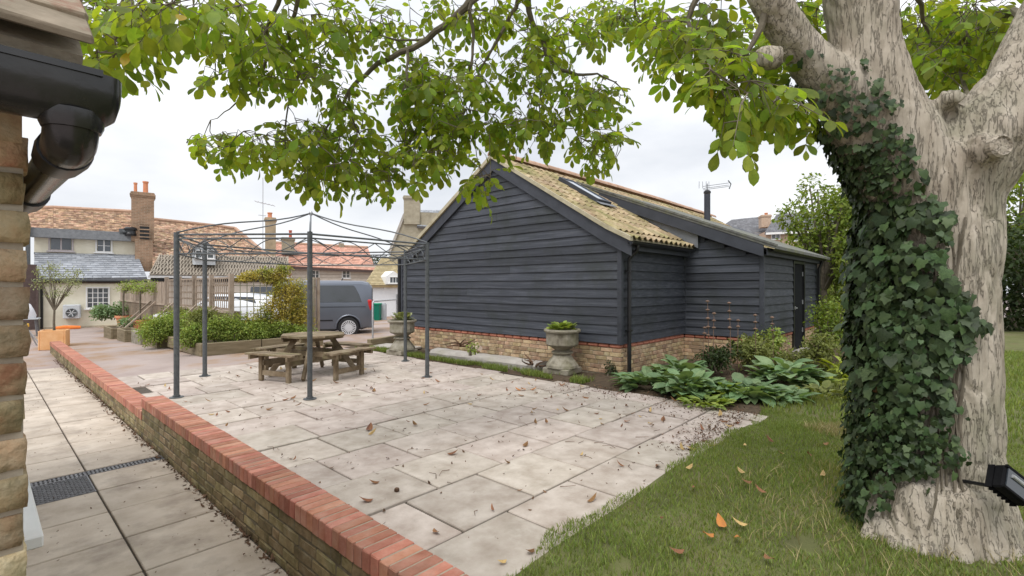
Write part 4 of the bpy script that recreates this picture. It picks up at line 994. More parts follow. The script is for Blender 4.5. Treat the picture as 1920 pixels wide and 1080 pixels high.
def chimney(F, px0, px1, py0, py1, off, dep, mat, pots=(), par=None, corbel=True, potm=None):
    a, b = F.hit(px0, py1, off), F.hit(px1, py0, off); g = MB(); g.b2((a.x, off, a.z), (b.x, off+dep, b.z-.0))
    c = F.add('chimney', g, mat, par)
    if corbel:
        for i, e in enumerate((.03, .06, .03)): F.add('corbel_course', MB().b2((a.x-e, off-e, b.z-.02-.075*(2-i)-.08), (b.x+e, off+dep+e, b.z-.02-.075*(2-i)-.008)), mat, c)
    for (x0, x1, y0) in pots:
        p, q = F.hit(x0, py0, off+dep/2), F.hit(x1, y0, off+dep/2); r = (q.x-p.x)/2
        F.add('chimney_pot', MB().lathe(((p.x+q.x)/2, off+dep/2, b.z-.02), [(r*1.05, 0), (r*.85, .1), (r*.8, q.z-b.z-.06), (r*1.0, q.z-b.z-.05), (r*1.0, q.z-b.z+.02), (r*.7, q.z-b.z+.02)], 14), potm or terra_m, c)
    return c

# ---- house with slate lean-to, tall chimney and clay tile roofs at the far end of the yard
F = Frame(65, 20.2, 275, 22.4, -.28, 'old_house', 'old cream house with slate lean-to, tall brick chimney and sagging clay tile roof')
hx = lambda px, py, off=0: F.hit(px, py, off)
a, b = hx(56, 620), hx(282, 523)
wall = F.add('wall', MB().b2((a.x, 0, -.1), (b.x, 2.3, b.z)), cream_m)
F.add('plinth_band', MB().b2((a.x, -.04, -.1), (b.x, -.002, .10)), M_('stained_plinth', [(.42, .34, .24), (.60, .54, .42)], rand=0), wall)
# slate lean-to roof
UP = 2.3
A, B = hx(62, 524, -.15), hx(276, 521, -.15); Cc, D = hx(258, 478, UP), hx(65, 474, UP)
roof_slab(F, (A, B, Cc, D), slate_m, 'slate_roof', .08, slate_m, .30, .22, tname='slates')
F.add('fascia', MB().b2((A.x, -.20, A.z-.16), (B.x-.0, -.14, A.z-.05)), M_('dark_brown_wood', [(.07, .045, .035), (.10, .07, .055)], rand=0))
F.add('gutter', MB().tube([(A.x, -.24, A.z-.04), (B.x, -.24, A.z-.06)], .05, 10), blk_m)
# upper cream wall under the flat dark eaves
a, b = hx(64, 476, UP), hx(257, 441, UP)
uw = F.add('upper_wall', MB().b2((a.x, UP, a.z-.9), (b.x, UP+1.2, b.z)), cream_m)
F.add('flashing', MB().b2((a.x, UP-.06, a.z-.02), (b.x, UP-.001, a.z+.07)), lead_m, uw)
a2, b2_ = hx(57, 443, UP-.3), hx(262, 436, UP-.3)
F.add('eaves_gutter', MB().b2((a2.x, UP-.35, a2.z-.02), (b2_.x, UP-.001, b2_.z-.02)), M_('grey_eaves', [(.16, .17, .18), (.24, .25, .26)], rand=0))
F.window(91, 444, 138, 470, UP-.002, 2, 1, M_('mauve_frame', [(.42, .38, .38), (.5, .46, .46)], rand=0, bump=0), uw)
F.window(179, 449, 211, 473, UP-.002, 2, 2, None, uw)
F.window(161, 538, 206, 579, -.002, 4, 4, None, wall)
# main clay roof, sagging ridge in steps
E1 = UP+.05; RB = UP+3.1
segs = [(48, 392, 437), (100, 391, 438), (175, 395, 440), (252, 399, 443)]
for (x0, r0, e0), (x1, r1, e1) in zip(segs[:-1], segs[1:]):
    roof_slab(F, (hx(x0, e0-1, E1), hx(x1, e1-1, E1), hx(x1, r1, RB), hx(x0, r0, RB)), ctile_m, 'main_roof', .1, ctile_m, .17, .12)
    p, q = hx(x0, r0-2, RB), hx(x1, r1-2, RB); F.add('ridge', MB().tube([p, q], .10, 8), ridge_m)
segs = [(286, 413, 500), (345, 419, 503), (410, 426, 508), (440, 430, 512)]
for (x0, r0, e0), (x1, r1, e1) in zip(segs[:-1], segs[1:]):
    m0, m1 = 482, 486
    A, B, Cc, D = hx(x0, e0, .9), hx(x1, e1, .9), hx(x1, r1, RB), hx(x0, r0, RB)
    roof_slab(F, (A, B, Cc, D), ctile_m, 'right_roof', .1, ctile_m, .17, .13)
    p, q = hx(x0, r0-2, RB), hx(x1, r1-2, RB); F.add('ridge', MB().tube([p, q], .10, 8), ridge_m)
A, B, Cc, D = hx(440, 512, .9), hx(545, 517, .9), hx(441, 430, RB), hx(440, 430, RB)
roof_slab(F, (A, B, Cc, D), ctile_m, 'hip_roof', .1, ctile_m, .17, .13)
p, q = hx(441, 428, RB), hx(545, 515, .9); F.add('ridge', MB().tube([p, q], .10, 8), ridge_m)
# lower greyer apron roof with netting pattern + its gutter and pale wall
net_m = M_('netted_grey_tile', [(.16, .135, .11), (.30, .25, .20)], scale=6, rand=.3, bump=.2)
A, B, Cc, D = hx(280, 516, -.1), hx(540, 520, -.1), hx(540, 482, 1.1), hx(300, 478, 1.1)
ap = roof_slab(F, (A, B, Cc, D), net_m, 'apron_roof', .1, net_m, .24, .16)
g = MB()
for i in range(46):
    for sgn in (1, -1):
        t = i/45; u0 = A.lerp(B, t); u1 = D.lerp(Cc, min(max(t+sgn*.055, 0), 1)); g.beam(u0+Vector((0, -.05, .06)), u1+Vector((0, -.05, .06)), .022, .012)
tag(F.add('lattice', g, M_('net_cord', [(.34, .30, .24), (.42, .37, .3)], rand=0), ap), kind='stuff')
F.add('gutter', MB().b2((A.x-.05, -.26, A.z-.12), (B.x, -.12, A.z-.02)), M_('white_gutter', [(.5, .5, .5), (.6, .6, .6)], rand=0, bump=0))
F.add('fascia', MB().b2((A.x+.05, -.11, A.z-.28), (B.x, -.07, A.z-.12)), blk_m)
F.add('right_wall', MB().b2((hx(282, 500).x, -.0, -.1), (B.x, 1.0, A.z-.12)), pinkw_m)
# dormer
DO = .15
a, b = hx(362, 496, DO), hx(404, 470, DO); tp = hx(383, 451, DO)
dm = F.add('dormer', MB().prism([(a.x, DO, a.z), (b.x, DO, a.z), (b.x, DO, b.z), (tp.x, DO, tp.z), (a.x, DO, b.z)], (0, 1.9, 0)), M_('dormer_board', [(.48, .52, .54), (.6, .63, .65)], rand=0))
for s, e in ((-1, a.x), (1, b.x)):
    v0 = Vector((tp.x, DO-.12, tp.z+.06)); v1 = Vector((e+s*.10, DO-.12, b.z-.03)); F.add('dormer_roof', MB().prism([v0, v1, v1+Vector((0, 2.1, 0)), v0+Vector((0, 2.1, 0))], (0, 0, -.06)), lead_m, dm)
F.window(366, 470, 401, 484, DO-.01, 3, 2, None, dm, fw=.03)
# chimney stack with shoulders, pots, meter box
CO = 1.9
ch = chimney(F, 246, 289, 362, 452, CO, .9, cbrick_m, pots=((250, 258, 343), (267, 279, 341)))
a, b = hx(253, 508, CO-.15), hx(287, 450, CO-.15); F.add('stack_foot', MB().b2((a.x, CO-.15, a.z), (b.x, CO+.9, b.z)), cbrick_m, ch)
F.add('vent_slots', MB().b2((hx(262, 448, CO-.2).x, CO-.19, hx(262, 448, CO-.2).z), (hx(280, 422, CO-.2).x, CO-.15, hx(280, 422, CO-.2).z)), blk_m, ch)
for i in range(4):
    z_ = hx(262, 445-i*7, CO-.2).z; F.add('vent_slat', MB().b2((hx(262, 448, CO-.2).x-.03, CO-.23, z_), (hx(280, 422, CO-.2).x+.03, CO-.192, z_+.055)), cbrick_m, ch)
p = hx(245, 430, UP-.5)
tag(add('extractor_fan', MB().lathe((0, 0, 0), [(.24, 0), (.25, .1), (.22, .14), (.22, .26), (.27, .28), (.27, .36), (.2, .42)], 18).mesh('extractor_fan', blk_m, smooth=True), None, F.O+F.x*p.x+F.y*(UP-.3)+Vector((0, 0, p.z-.30))), 'round black extractor cowl on the flat eaves left of the tall chimney', 'extractor')
p = hx(229, 434, UP-.5); tag(add('alarm_siren', MB().box((0, 0, 0), (.25, .2, .3)).lathe((.1, -.1, -.05), [(.1, 0), (.12, .1)], 8).mesh('alarm_siren', steel_m, bevel=.02), None, F.O+F.x*p.x+F.y*(UP-.25)+Vector((0, 0, p.z)), rot=(0, 0, F.ang)), 'small white and grey bracketed unit on the eaves beside the extractor cowl', 'roof unit')
# timber posts and dark opening on its left
brn = M_('dark_brown_post', [(.075, .05, .045), (.11, .08, .075)], rand=0)
a = hx(50, 620, -.4); F.add('door_post', MB().b2((hx(68, 500, -.3).x, -.38, 0), (hx(72, 500, -.3).x, -.25, 2.5)), brn); F.add('doorway', MB().b2((hx(30, 500, -.2).x, -.22, 0), (hx(68, 500, -.2).x, -.05, 2.7)), brn)
F.add('drainpipe', MB().tube([(hx(78.5, 540, -.06).x, -.08, 2.2), (hx(78.5, 540, -.06).x, -.08, .05)], .045, 8), blk_m, wall)
F.add('post', MB().b2((hx(53, 430, UP-.3).x-.06, UP-.5, 1.6), (hx(53, 430, UP-.3).x+.08, UP-.36, hx(53, 418, UP-.4).z)), steel_m)
# wall unit with fan
p0, p1 = hx(118, 598, -.3), hx(151, 571, -.3)
wu = empty('heat_pump', F.O+F.x*((p0.x+p1.x)/2)+F.y*-.2+Vector((0, 0, p0.z)), F.ang); tag(wu, 'pale grey heat pump unit with round fan fixed low on the cream wall', 'heat pump')
ww, hh = (p1.x-p0.x), (p1.z-p0.z)
gb_ = M_('pale_metal_box', [(.48, .51, .53), (.56, .59, .61)], rand=0, bump=0)
add('casing', MB().box((0, 0, hh/2), (ww, .36, hh)).mesh('casing', gb_, bevel=.03), wu)
fg = add('fan_grille', MB().lathe((0, 0, 0), [(.19, 0), (.19, .03), (.17, .035), (.165, .0)], 20).mesh('fan_grille', M_('mid_grey', [(.16, .17, .18), (.2, .21, .22)], rand=0)), wu, (0, -.18, hh*.42), rot=(R(90), 0, 0))
for k in range(6): add('grille_blade', MB().box((math.cos(k)*.08, math.sin(k)*.08, .015), (.15, .03, .01), rz=k).mesh('grille_blade', gb_), fg)
# orange sand bags + rope
OB = F.O+F.x*hx(130, 616).x+F.y*-.7+Vector((0, 0, .02))
tag(add('orange_hose', MB().tube([(-.35, 0, .06), (-.1, .05, .08), (.15, -.03, .07), (.42, .02, .06)], [.07, .09, .09, .07], 10).mesh('orange_hose', M_('orange_plastic', [(.75, .18, .03), (.85, .25, .06)], rand=0), smooth=True), None, OB, rot=(0, 0, F.ang)), 'bright orange rolled barrier mesh on the ground below the wall unit', 'barrier mesh')
# trestle with cloth and yellow-headed tripod
TR_ = W(49, 612, 17.5); TR_.z = -.26
tb = empty('trestle', TR_, F.ang); tag(tb, 'grey work trestle partly hidden behind the brick corner', 'trestle')
add('board', MB().box((0, 0, .62), (.7, .5, .04)).mesh('board', gb_), tb)
for s in (-1, 1):
    for q in (-1, 1): add('leg', MB().beam((s*.25, q*.15, .6), (s*.32, q*.25, 0), .04, .04).mesh('leg', iron_m), tb)
g = MB(); g.lathe((0, 0, 0), [(.24, 0), (.27, .1), (.22, .3), (.12, .5), (.03, .56)], 12)
me = g.mesh('dust_sheet', M_('white_cloth', [(.66, .67, .72), (.78, .78, .82)], rand=0), smooth=True)
for v in me.vertices: v.co += noise.noise_vector(v.co*6)*.05
tag(add('dust_sheet', me, None, TR_+Vector((-.0, 0, .645))), 'crumpled white cloth heaped on the trestle at the left edge', 'cloth')
TP = W(66, 634, 14.6); TP.z = -.26
tp_ = empty('survey_tripod', TP, F.ang); tag(tp_, 'yellow topped silver tripod leaning on the path beyond the brick corner', 'tripod')
add('head', MB().box((-.2, 0, .62), (.13, .13, .10)).mesh('head', M_('yellow_plastic', [(.75, .42, .04), (.8, .5, .08)], rand=0), bevel=.01), tp_)
for (x, y) in ((.12, 0), (.02, .12), (-.35, -.1)): add('leg', MB().tube([(-.2, 0, .58), (x, y, 0)], .018, 6).mesh('leg', galv_m), tp_)
g = MB().lathe((0, 0, 0), [(.08, 0), (.11, .06), (.09, .14), (.03, .17)], 12)
tag(add('red_bag', g.mesh('red_bag', M_('dark_red_fabric', [(.25, .03, .03), (.35, .06, .06)], rand=0), smooth=True), None, W(50, 630, 15)*1.0), 'small dark red bag on the ground by the tripod', 'bag')
bpy.data.objects['red_bag'].location.z = -.26

# ---- long low building with pink tiles and three small windows
F2 = Frame(505, 33, 708, 36, -.35, 'long_cottage', 'long pale boarded building with pink tile roof and three small white windows')
hx = lambda px, py, off=0: F2.hit(px, py, off)
a, b = hx(500, 610), hx(712, 503); F2.add('wall', MB().b2((a.x, 0, -.2), (b.x, 4.5, b.z+.25)), pinkw_m)
nb_ = 12
for i in range(nb_): F2.add('wall_board', MB().b2((a.x+.01, -.045, .35+i*.24), (b.x-.01, -.002, .35+i*.24+.20)), pinkw_m)
A, B, Cc, D = hx(496, 497, -.35), hx(704, 507, -.35), hx(690, 465, 3.0), hx(516, 456, 3.0)
rf = roof_slab(F2, (A, B, Cc, D), ptile_m, 'roof', .14, ptile_m, .26, .26)
F2.add('eaves', MB().prism([A+Vector((0, -.02, -.16)), B+Vector((0, -.02, -.16)), B+Vector((0, -.02, -.02)), A+Vector((0, -.02, -.02))], (0, .1, 0)), brn)
F2.add('ridge', MB().tube([D+Vector((0, 0, .03)), Cc+Vector((0, 0, .03))], .12, 8), ridge_m)
for (x0, x1) in ((531, 547), (584, 599), (641, 657)): F2.window(x0, 506 + (x0-531)*.01, x1, 522, -.05, 2, 2, None)
chimney(F2, 528, 552, 445, 476, .8, .9, sbrick_m, pots=((541, 548, 432),), potm=M_('red_pot', [(.42, .10, .06), (.5, .15, .1)], rand=0))
chimney(F2, 636, 645, 456, 468, 2.8, .6, sbrick_m, corbel=False)
chimney(F2, 497, 517, 408, 500, -1.2, .7, patbrick('buff_chimney', (.50, .38, .24), (.40, .31, .20), (.45, .40, .32)), pots=((501, 511, 399),))
am = W(493, 470, 31); ta = empty('tall_aerial', am); tag(ta, 'tall thin mast with television aerial above the left-hand roof', 'aerial')
add('mast', MB().tube([(0, 0, -1), (0, 0, (470-333)/FPX*31)], .022, 6).mesh('mast', galv_m), ta)
zt_ = (470-381)/FPX*31
add('boom', MB().tube([RTv*-.5+Vector((0, 0, zt_+.12)), RTv*.75+Vector((0, 0, zt_-.18))], .016, 5).mesh('boom', galv_m), ta)
for q in range(6): add('aerial_rod', MB().tube([RTv*(-.45+q*.22)+FWv*.25+Vector((0, 0, zt_+.08-q*.05)), RTv*(-.40+q*.22)-FWv*.25+Vector((0, 0, zt_+.12-q*.05))], .012, 4).mesh('aerial_rod', galv_m), ta)
add('boom', MB().tube([RTv*-.3+Vector((0, 0, zt_-.75)), RTv*.2+Vector((0, 0, zt_-.8))], .02, 5).mesh('boom', galv_m), ta)

# ---- tan roofed outbuilding with white wall, behind the bin
F3 = Frame(684, 27, 770, 28.5, -.3, 'white_outbuilding', 'white walled outbuilding with mossy tan tile roof behind the green bin')
hx = lambda px, py, off=0: F3.hit(px, py, off)
a, b = hx(684, 600), hx(800, 534); F3.add('wall', MB().b2((a.x, 0, -.2), (b.x, 4, b.z)), M_('white_render', [(.72, .74, .77), (.80, .82, .84)], rand=0))
A, B, Cc, D = hx(682, 535, -.25), hx(800, 535, -.25), hx(800, 480, 2.6), hx(716, 482, 2.6)
roof_slab(F3, (A, B, Cc, D), ttile_m, 'roof', .14, ttile_m, .2, .18)
F3.add('small_gable', MB().prism([hx(724, 533, -.4), hx(752, 533, -.4), hx(752, 518, -.4), hx(738, 508, -.4), hx(724, 518, -.4)], (0, 1.6, 0)), white_m)
F3.window(730, 519, 748, 531, -.402, 3, 1, None, None, .03)
F3.add('wall_lamp', MB().b2((hx(719, 542).x, -.12, hx(719, 542).z), (hx(722, 537).x, -.001, hx(722, 537).z)), white_m)
# ---- tall stone gable with chimney behind the barn's left eaves
F4 = Frame(722, 30, 830, 30.5, -.3, 'stone_house', 'grey-tan stone house gable with stout chimney rising behind the barn roof')
hx = lambda px, py, off=0: F4.hit(px, py, off)
g = MB(); P_ = [hx(732, 600), hx(732, 470), hx(757, 405), hx(787, 398), hx(850, 400), hx(850, 600)]; F4.add('gable_wall', g.prism(P_, (0, 5, 0)), sbrick_m)
A, B, Cc, D = hx(728, 480, -.12), hx(731, 486, 5.2), hx(759, 408, 5.2), hx(756, 402, -.12)
F4.add('verge', MB().prism([hx(727, 474, -.1), hx(732, 474, -.1), hx(760, 402, -.1), hx(756, 400, -.1)], (0, .15, 0)), conc_m)
roof_slab(F4, (hx(782, 424, -.2), hx(850, 430, -.2), hx(850, 394, 2.5), hx(786, 394, 2.5)), dslate_m, 'roof', .12, slate_m, .3, .25)
chimney(F4, 757, 787, 367, 420, -.14, 1.2, sbrick_m)
# ---- modern houses beyond the lean-to
F5 = Frame(1375, 44, 1560, 42, -.3, 'modern_house', 'modern brick house with two grey tiled roofs beyond the lean-to')
hx = lambda px, py, off=0: F5.hit(px, py, off)
br5 = M_('buff_brick_far', [(.42, .30, .22), (.52, .40, .30)], rand=0)
a, b = hx(1385, 560), hx(1462, 432, 0); F5.add('wall', MB().b2((hx(1436, 500).x, 0, -.2), (hx(1640, 500).x, 8, hx(1500, 432).z)), br5)
F5.add('left_wall', MB().b2((hx(1340, 500, 3).x, 3, -.2), (hx(1436, 500, 3).x, 9, hx(1436, 436, 3).z)), br5)
roof_slab(F5, (hx(1434, 436, -.4), hx(1645, 428, -.4), hx(1640, 388, 5), hx(1456, 402, 5)), dslate_m, 'roof', .2, dslate_m, .33, .34)
roof_slab(F5, (hx(1330, 440, 2.6), hx(1440, 441, 2.6), hx(1440, 405, 7), hx(1372, 412, 7)), dslate_m, 'roof', .2, dslate_m, .33, .34)
F5.add('fascia', MB().prism([hx(1436, 440, -.45), hx(1645, 431, -.45), hx(1645, 427, -.45), hx(1436, 436, -.45)], (0, .1, 0)), white_m)
chimney(F5, 1428, 1446, 402, 426, 2.2, 1.2, br5, pots=((1433, 1440, 399),))
F5.window(1446, 434, 1463, 449, -.02, 2, 1); F5.window(1485, 434, 1512, 452, -.02, 2, 1)
F5.add('pale_panel', MB().b2((hx(1500, 470).x, -.05, 2.5), (hx(1600, 470).x, -.01, hx(1530, 440).z)), M_('pale_panel', [(.62, .63, .66), (.7, .71, .74)], rand=0))

# ================================================================== FENCE, TRELLIS, TROUGHS, RAISED BED
FX, FY0, FY1 = 4.14, 13.0, 26.6
lw = tag(add('garden_wall', MB().b2((FX-.02, FY0, -.5), (FX+.22, FY1, .90)).mesh('garden_wall', patbrick('low_old_wall', (.27, .20, .14), (.20, .155, .11), (.27, .24, .19)))), 'low dark brick wall behind the shrubs carrying the slatted fence', 'wall')
fe = empty('slat_fence', (FX, FY0, .9)); tag(fe, 'weathered grey timber fence of upright slats on the low wall', 'fence')
y = FY0
slat = rough_brick('slat', .014, .028, .78, fence_m, .002, 1, .002)
wide = rough_brick('slat', .02, .13, .74, fence_m, .003, 2, .002)
for zz in (.03, .24, .42, .62, .80): add('rail', MB().b2((.02, 0, zz), (.05, 6.0, zz+.045)).mesh('rail', fence_m), fe)
for i in range(40):
    add('slat', slat, fe, (.0, i*.15+.05, .43), rot=(rnd.uniform(-.015, .015), 0, 0))
for i in range(5): add('fence_post', MB().b2((-.05, -.05, -.25), (.05, .05, .92)).mesh('fence_post', fence_m), fe, (0, .02+i*1.5, 0))
i = 0; y = 6.1
while y < FY1-FY0:
    add('slat', wide, fe, (rnd.uniform(-.004, .004), y, .39), rot=(0, 0, 0)); y += .138
add('rail', MB().b2((-.05, 6.0, .0), (.0, FY1-FY0, .05)).mesh('rail', fence_m), fe); add('rail', MB().b2((.02, 6.0, .6), (.05, FY1-FY0, .65)).mesh('rail', fence_m), fe)
add('bottom_rail', MB().b2((-.06, 0, -.04), (.06, 6.0, .02)).mesh('bottom_rail', fence_m), fe)
for i, yy in enumerate((13.9, 15.6, 18.0, 20.2, 20.9)):
    o = beam_obj('timber_brace', (FX-.05, yy, 1.0), (FX-.95, yy-.15, .12), .05, .05, fence_m, .003)
    tag(o, ['nearest', 'second nearest', 'third', 'second farthest', 'farthest'][i] + ' of the five slanting timber braces propping the slatted fence', 'brace', 'timber braces propping the fence')
# trellis panel
tr = empty('trellis', (4.12, 13.0, .1)); tag(tr, 'square timber trellis beside the shrubs, overgrown by a yellow climber', 'trellis')
tlm = M_('trellis_wood', [(.27, .26, .19), (.38, .36, .27)], rand=.1)
LW = 2.12
for i in range(14): add('upright_batten', MB().b2((.06+i*(LW-.12)/13-.009, -.012, .15), (.06+i*(LW-.12)/13+.009, .0, 1.62)).mesh('upright_batten', tlm), tr)
for i in range(9): add('cross_batten', MB().b2((.0, .001, .2+i*.175), (LW, .013, .218+i*.175)).mesh('cross_batten', tlm), tr)
for x in (0.02, LW-.02, LW+.09): add('trellis_post', MB().b2((x-.035, .014, -.1), (x+.035, .08, 1.66)).mesh('trellis_post', fence_m), tr)
# raised bed of sleepers
rb_ = empty('raised_bed', (4.3, 12.6, 0)); tag(rb_, 'raised bed edged with weathered timber sleepers in front of the trellis', 'raised bed')
def rbadd(lo, hi, n='sleeper', mat=None):
    lo = Vector(lo)-absloc(rb_); hi = Vector(hi)-absloc(rb_); add(n, MB().b2(lo, hi).mesh(n, mat or sleeper_m, bevel=.012), rb_)
rbadd((3.32, 12.38, -.05), (4.6, 12.50, .24)); rbadd((4.62, 12.38, -.05), (6.15, 12.50, .235)); rbadd((3.32, 12.52, -.06), (3.44, 13.9, .23)); rbadd((3.32, 13.92, -.06), (3.44, 15.2, .22)); rbadd((6.05, 12.52, -.05), (6.17, 13.8, .23))
rbadd((3.44, 12.5, -.05), (6.05, 13.8, .17), 'bed_earth', soil_m); rbadd((3.44, 13.8, -.05), (4.1, 15.2, .17), 'bed_earth', soil_m)
# stone troughs with plants
TROUGH = [(3.16, 15.5, 1.35, 'weathered stone trough nearest the raised bed, second from the fern shrub'), (3.10, 17.1, 1.25, 'mossy middle stone trough between two terracotta pots'), (3.0, 18.7, 1.2, 'dark old stone trough third along the slatted fence'), (2.95, 20.6, 1.4, 'farthest stone trough against the cream house corner')]
for (x, y, L_, lab) in TROUGH:
    zz = yard_z(x, y); t = empty('stone_trough', (x+.2, y+L_/2, zz)); tag(t, lab, 'trough', 'stone troughs along the yard edge')
    g = MB(); h = .36; g.b2((-.2, -L_/2, -.05), (-.13, L_/2, h)); g.b2((.13, -L_/2, -.05), (.2, L_/2, h)); g.b2((-.13, -L_/2, -.05), (.13, -L_/2+.07, h)); g.b2((-.13, L_/2-.07, -.05), (.13, L_/2, h))
    add('trough_wall', g.mesh('trough_wall', sleeper_m if 'mossy' not in lab else stone_m, bevel=.01), t); add('earth', MB().b2((-.13, -L_/2+.07, -.05), (.13, L_/2-.07, h-.05)).mesh('earth', soil_m), t)
# standard olive-like trees in terracotta pots + near planter
def pot(x, y, z, r, h, lab):
    p = empty('terracotta_pot', (x, y, z)); tag(p, lab, 'plant pot')
    add('pot_body', MB().lathe((0, 0, 0), [(r*.72, 0), (r, h), (r*.9, h)], 20).mesh('pot_body', terra_m, smooth=True), p); add('pot_rim', MB().lathe((0, 0, 0), [(r*1.0, h-.07), (r*1.1, h-.07), (r*1.1, h), (r*.9, h)], 20).mesh('pot_rim', terra_m, smooth=True), p)
    add('compost', MB().lathe((0, 0, 0), [(r*.9, h-.05), (r*.9, h-.02)], 16).mesh('compost', soil_m), p)
PA, PB_ = W(232, 604, 18.6), W(263, 606, 16.8)
pot(PA.x, PA.y, .05, .25, .36, 'terracotta pot with a small round-headed tree, farther one beside the troughs'); pot(PB_.x, PB_.y, .05, .24, .33, 'terracotta pot with a small round-headed tree, nearer one beside the troughs')
pl = empty('square_planter', W(102, 655, 13.9)); pl.location.z = -.26; pl.rotation_euler = (0, 0, R(-14)); tag(pl, 'square orange planter at the far end of the low brick wall', 'planter')
g = MB(); 
g.b2((-.29, -.29, 0), (-.25, .29, .54)); g.b2((.25, -.29, 0), (.29, .29, .54)); g.b2((-.25, -.29, 0), (.25, -.25, .54)); g.b2((-.25, .25, 0), (.25, .29, .54)); add('planter_body', g.mesh('planter_body', ochre_m, bevel=.012), pl); add('planter_soil', MB().b2((-.25, -.25, .1), (.25, .25, .46)).mesh('planter_soil', soil_m), pl)
# ================================================================== BIG TREE
bark_m = M_('walnut_bark', [(.29, .245, .19), (.40, .35, .28), (.49, .435, .36)], scale=7, rough=.95, bump=.7, bscale=34, rand=0, stretch=(1, 1, .3), bdist=.02, patch=((.24, .225, .16), 2.2, .50, .74))
# dark fissures running up the bark
def fissures(m):
    t = m.node_tree; L = t.links.new; p = [n for n in t.nodes if n.type == 'BSDF_PRINCIPLED'][0]
    c = N(t, 'ShaderNodeTexCoord'); mpn = N(t, 'ShaderNodeMapping'); mpn.inputs['Scale'].default_value = (19, 19, 2.2); L(c.outputs['Object'], mpn.inputs[0])
    nz = N(t, 'ShaderNodeTexNoise'); nz.inputs['Scale'].default_value = 1.4; nz.inputs['Detail'].default_value = 3; L(mpn.outputs[0], nz.inputs['Vector'])
    nz.inputs['Detail'].default_value = 5; nz.inputs['Roughness'].default_value = .62
    sb = N(t, 'ShaderNodeMath', operation='SUBTRACT'); sb.inputs[1].default_value = .5; L(nz.outputs['Fac'], sb.inputs[0]); ab = N(t, 'ShaderNodeMath', operation='ABSOLUTE'); L(sb.outputs[0], ab.inputs[0])
    mr_ = N(t, 'ShaderNodeMapRange'); mr_.inputs['From Max'].default_value = .022; mr_.inputs['To Min'].default_value = 1; mr_.inputs['To Max'].default_value = 0; L(ab.outputs[0], mr_.inputs['Value'])
    mm = N(t, 'ShaderNodeMix', data_type='RGBA'); ml = N(t, 'ShaderNodeMath', operation='MULTIPLY'); ml.inputs[1].default_value = .32; L(mr_.outputs[0], ml.inputs[0]); L(ml.outputs[0], mm.inputs['Factor'])
    L(p.inputs['Base Color'].links[0].from_socket, mm.inputs['A']); mm.inputs['B'].default_value = (.12, .10, .075, 1); L(mm.outputs['Result'], p.inputs['Base Color'])
    b0 = [n for n in t.nodes if n.type == 'BUMP'][0]; b = N(t, 'ShaderNodeBump'); b.invert = True; b.inputs['Strength'].default_value = .75; b.inputs['Distance'].default_value = .018
    L(mr_.outputs[0], b.inputs['Height']); L(b0.outputs[0], b.inputs['Normal']); L(b.outputs[0], p.inputs['Normal'])
fissures(bark_m)
TB = W(1745, 996, 3.0); TB.z = 0
tree = empty('walnut_tree', TB); tag(tree, 'huge old walnut tree with pale furrowed trunk, ivy-clad, its boughs arching over the patio', 'tree')
def tube_obj_mesh(chains):
    g = MB()
    for ch_ in chains:
        pts = [W(*c[:3]) for c in ch_]; rr_ = [c[3] for c in ch_]
        # resample
        P, Q = [], []
        for i in range(len(pts)-1):
            for k in range(4): t = k/4; P.append(pts[i].lerp(pts[i+1], t)); Q.append(rr_[i]*(1-t)+rr_[i+1]*t)
        P.append(pts[-1]); Q.append(rr_[-1]); g.tube(P, Q, 24)
    return g
trunk_ch = [
 [(1775, 1130, 2.95, .56), (1770, 1050, 2.97, .49), (1762, 980, 3.0, .395), (1752, 880, 3.0, .335), (1750, 740, 3.0, .315), (1752, 600, 3.0, .315), (1752, 460, 3.0, .325), (1738, 340, 3.0, .335), (1730, 290, 3.0, .30)],
 [(1700, 330, 3.0, .29), (1640, 210, 2.95, .235), (1618, 100, 2.9, .185), (1610, -20, 2.9, .175), (1600, -260, 2.95, .17), (1560, -700, 3.1, .16)],
 [(1660, 290, 3.0, .22), (1580, 180, 2.9, .15), (1500, 85, 2.8, .11), (1440, -10, 2.7, .10), (1390, -120, 2.75, .115), (1250, -420, 2.9, .10)],
 [(1780, 330, 2.95, .29), (1850, 250, 2.85, .25), (1925, 160, 2.8, .21), (1985, 40, 2.8, .20), (2060, -120, 2.8, .18), (2200, -500, 3.0, .14)],
]
g = tube_obj_mesh(trunk_ch)
# burl knot and root flares
kb = W(1862, 278, 2.62); g.tube([kb+FWv*.16, kb+FWv*.03, kb-FWv*.02], [.12, .095, .05], 16)
kb2 = W(1800, 178, 2.72); g.tube([kb2+FWv*.1, kb2-FWv*.01], [.07, .045], 12)
kb3 = W(1430, 110, 2.62); g.tube([kb3+RTv*.10, kb3-RTv*.03], [.08, .06], 12)
for (px, py, D, r) in ((1905, 1062, 2.75, .10), (1625, 1000, 2.85, .14), (1890, 960, 3.3, .12), (1790, 1075, 2.62, .20), (1730, 1050, 2.66, .20), (1850, 1085, 2.62, .17), (1680, 1030, 2.74, .18)):
    e = W(px, py, D); e.z = .02; c0 = Vector((TB.x, TB.y, .42)); g.tube([c0, c0.lerp(e, .55)+Vector((0, 0, .02)), c0.lerp(e, .85), e+(e-c0).normalized()*.06+Vector((0, 0, .01))], [.20, r*1.15, r*.62, r*.25], 14)
me = g.mesh('trunk', bark_m)
tmp = bpy.data.objects.new('tmp', me); C.objects.link(tmp); md = tmp.modifiers.new('r', 'REMESH'); md.mode = 'VOXEL'; md.voxel_size = .016; md.use_smooth_shade = True
m2 = tmp.modifiers.new('s', 'SMOOTH'); m2.factor = .5; m2.iterations = 9
dg = bpy.context.evaluated_depsgraph_get(); dg.update(); me = bpy.data.meshes.new_from_object(tmp.evaluated_get(dg)); bpy.data.objects.remove(tmp); me.name = 'trunk'
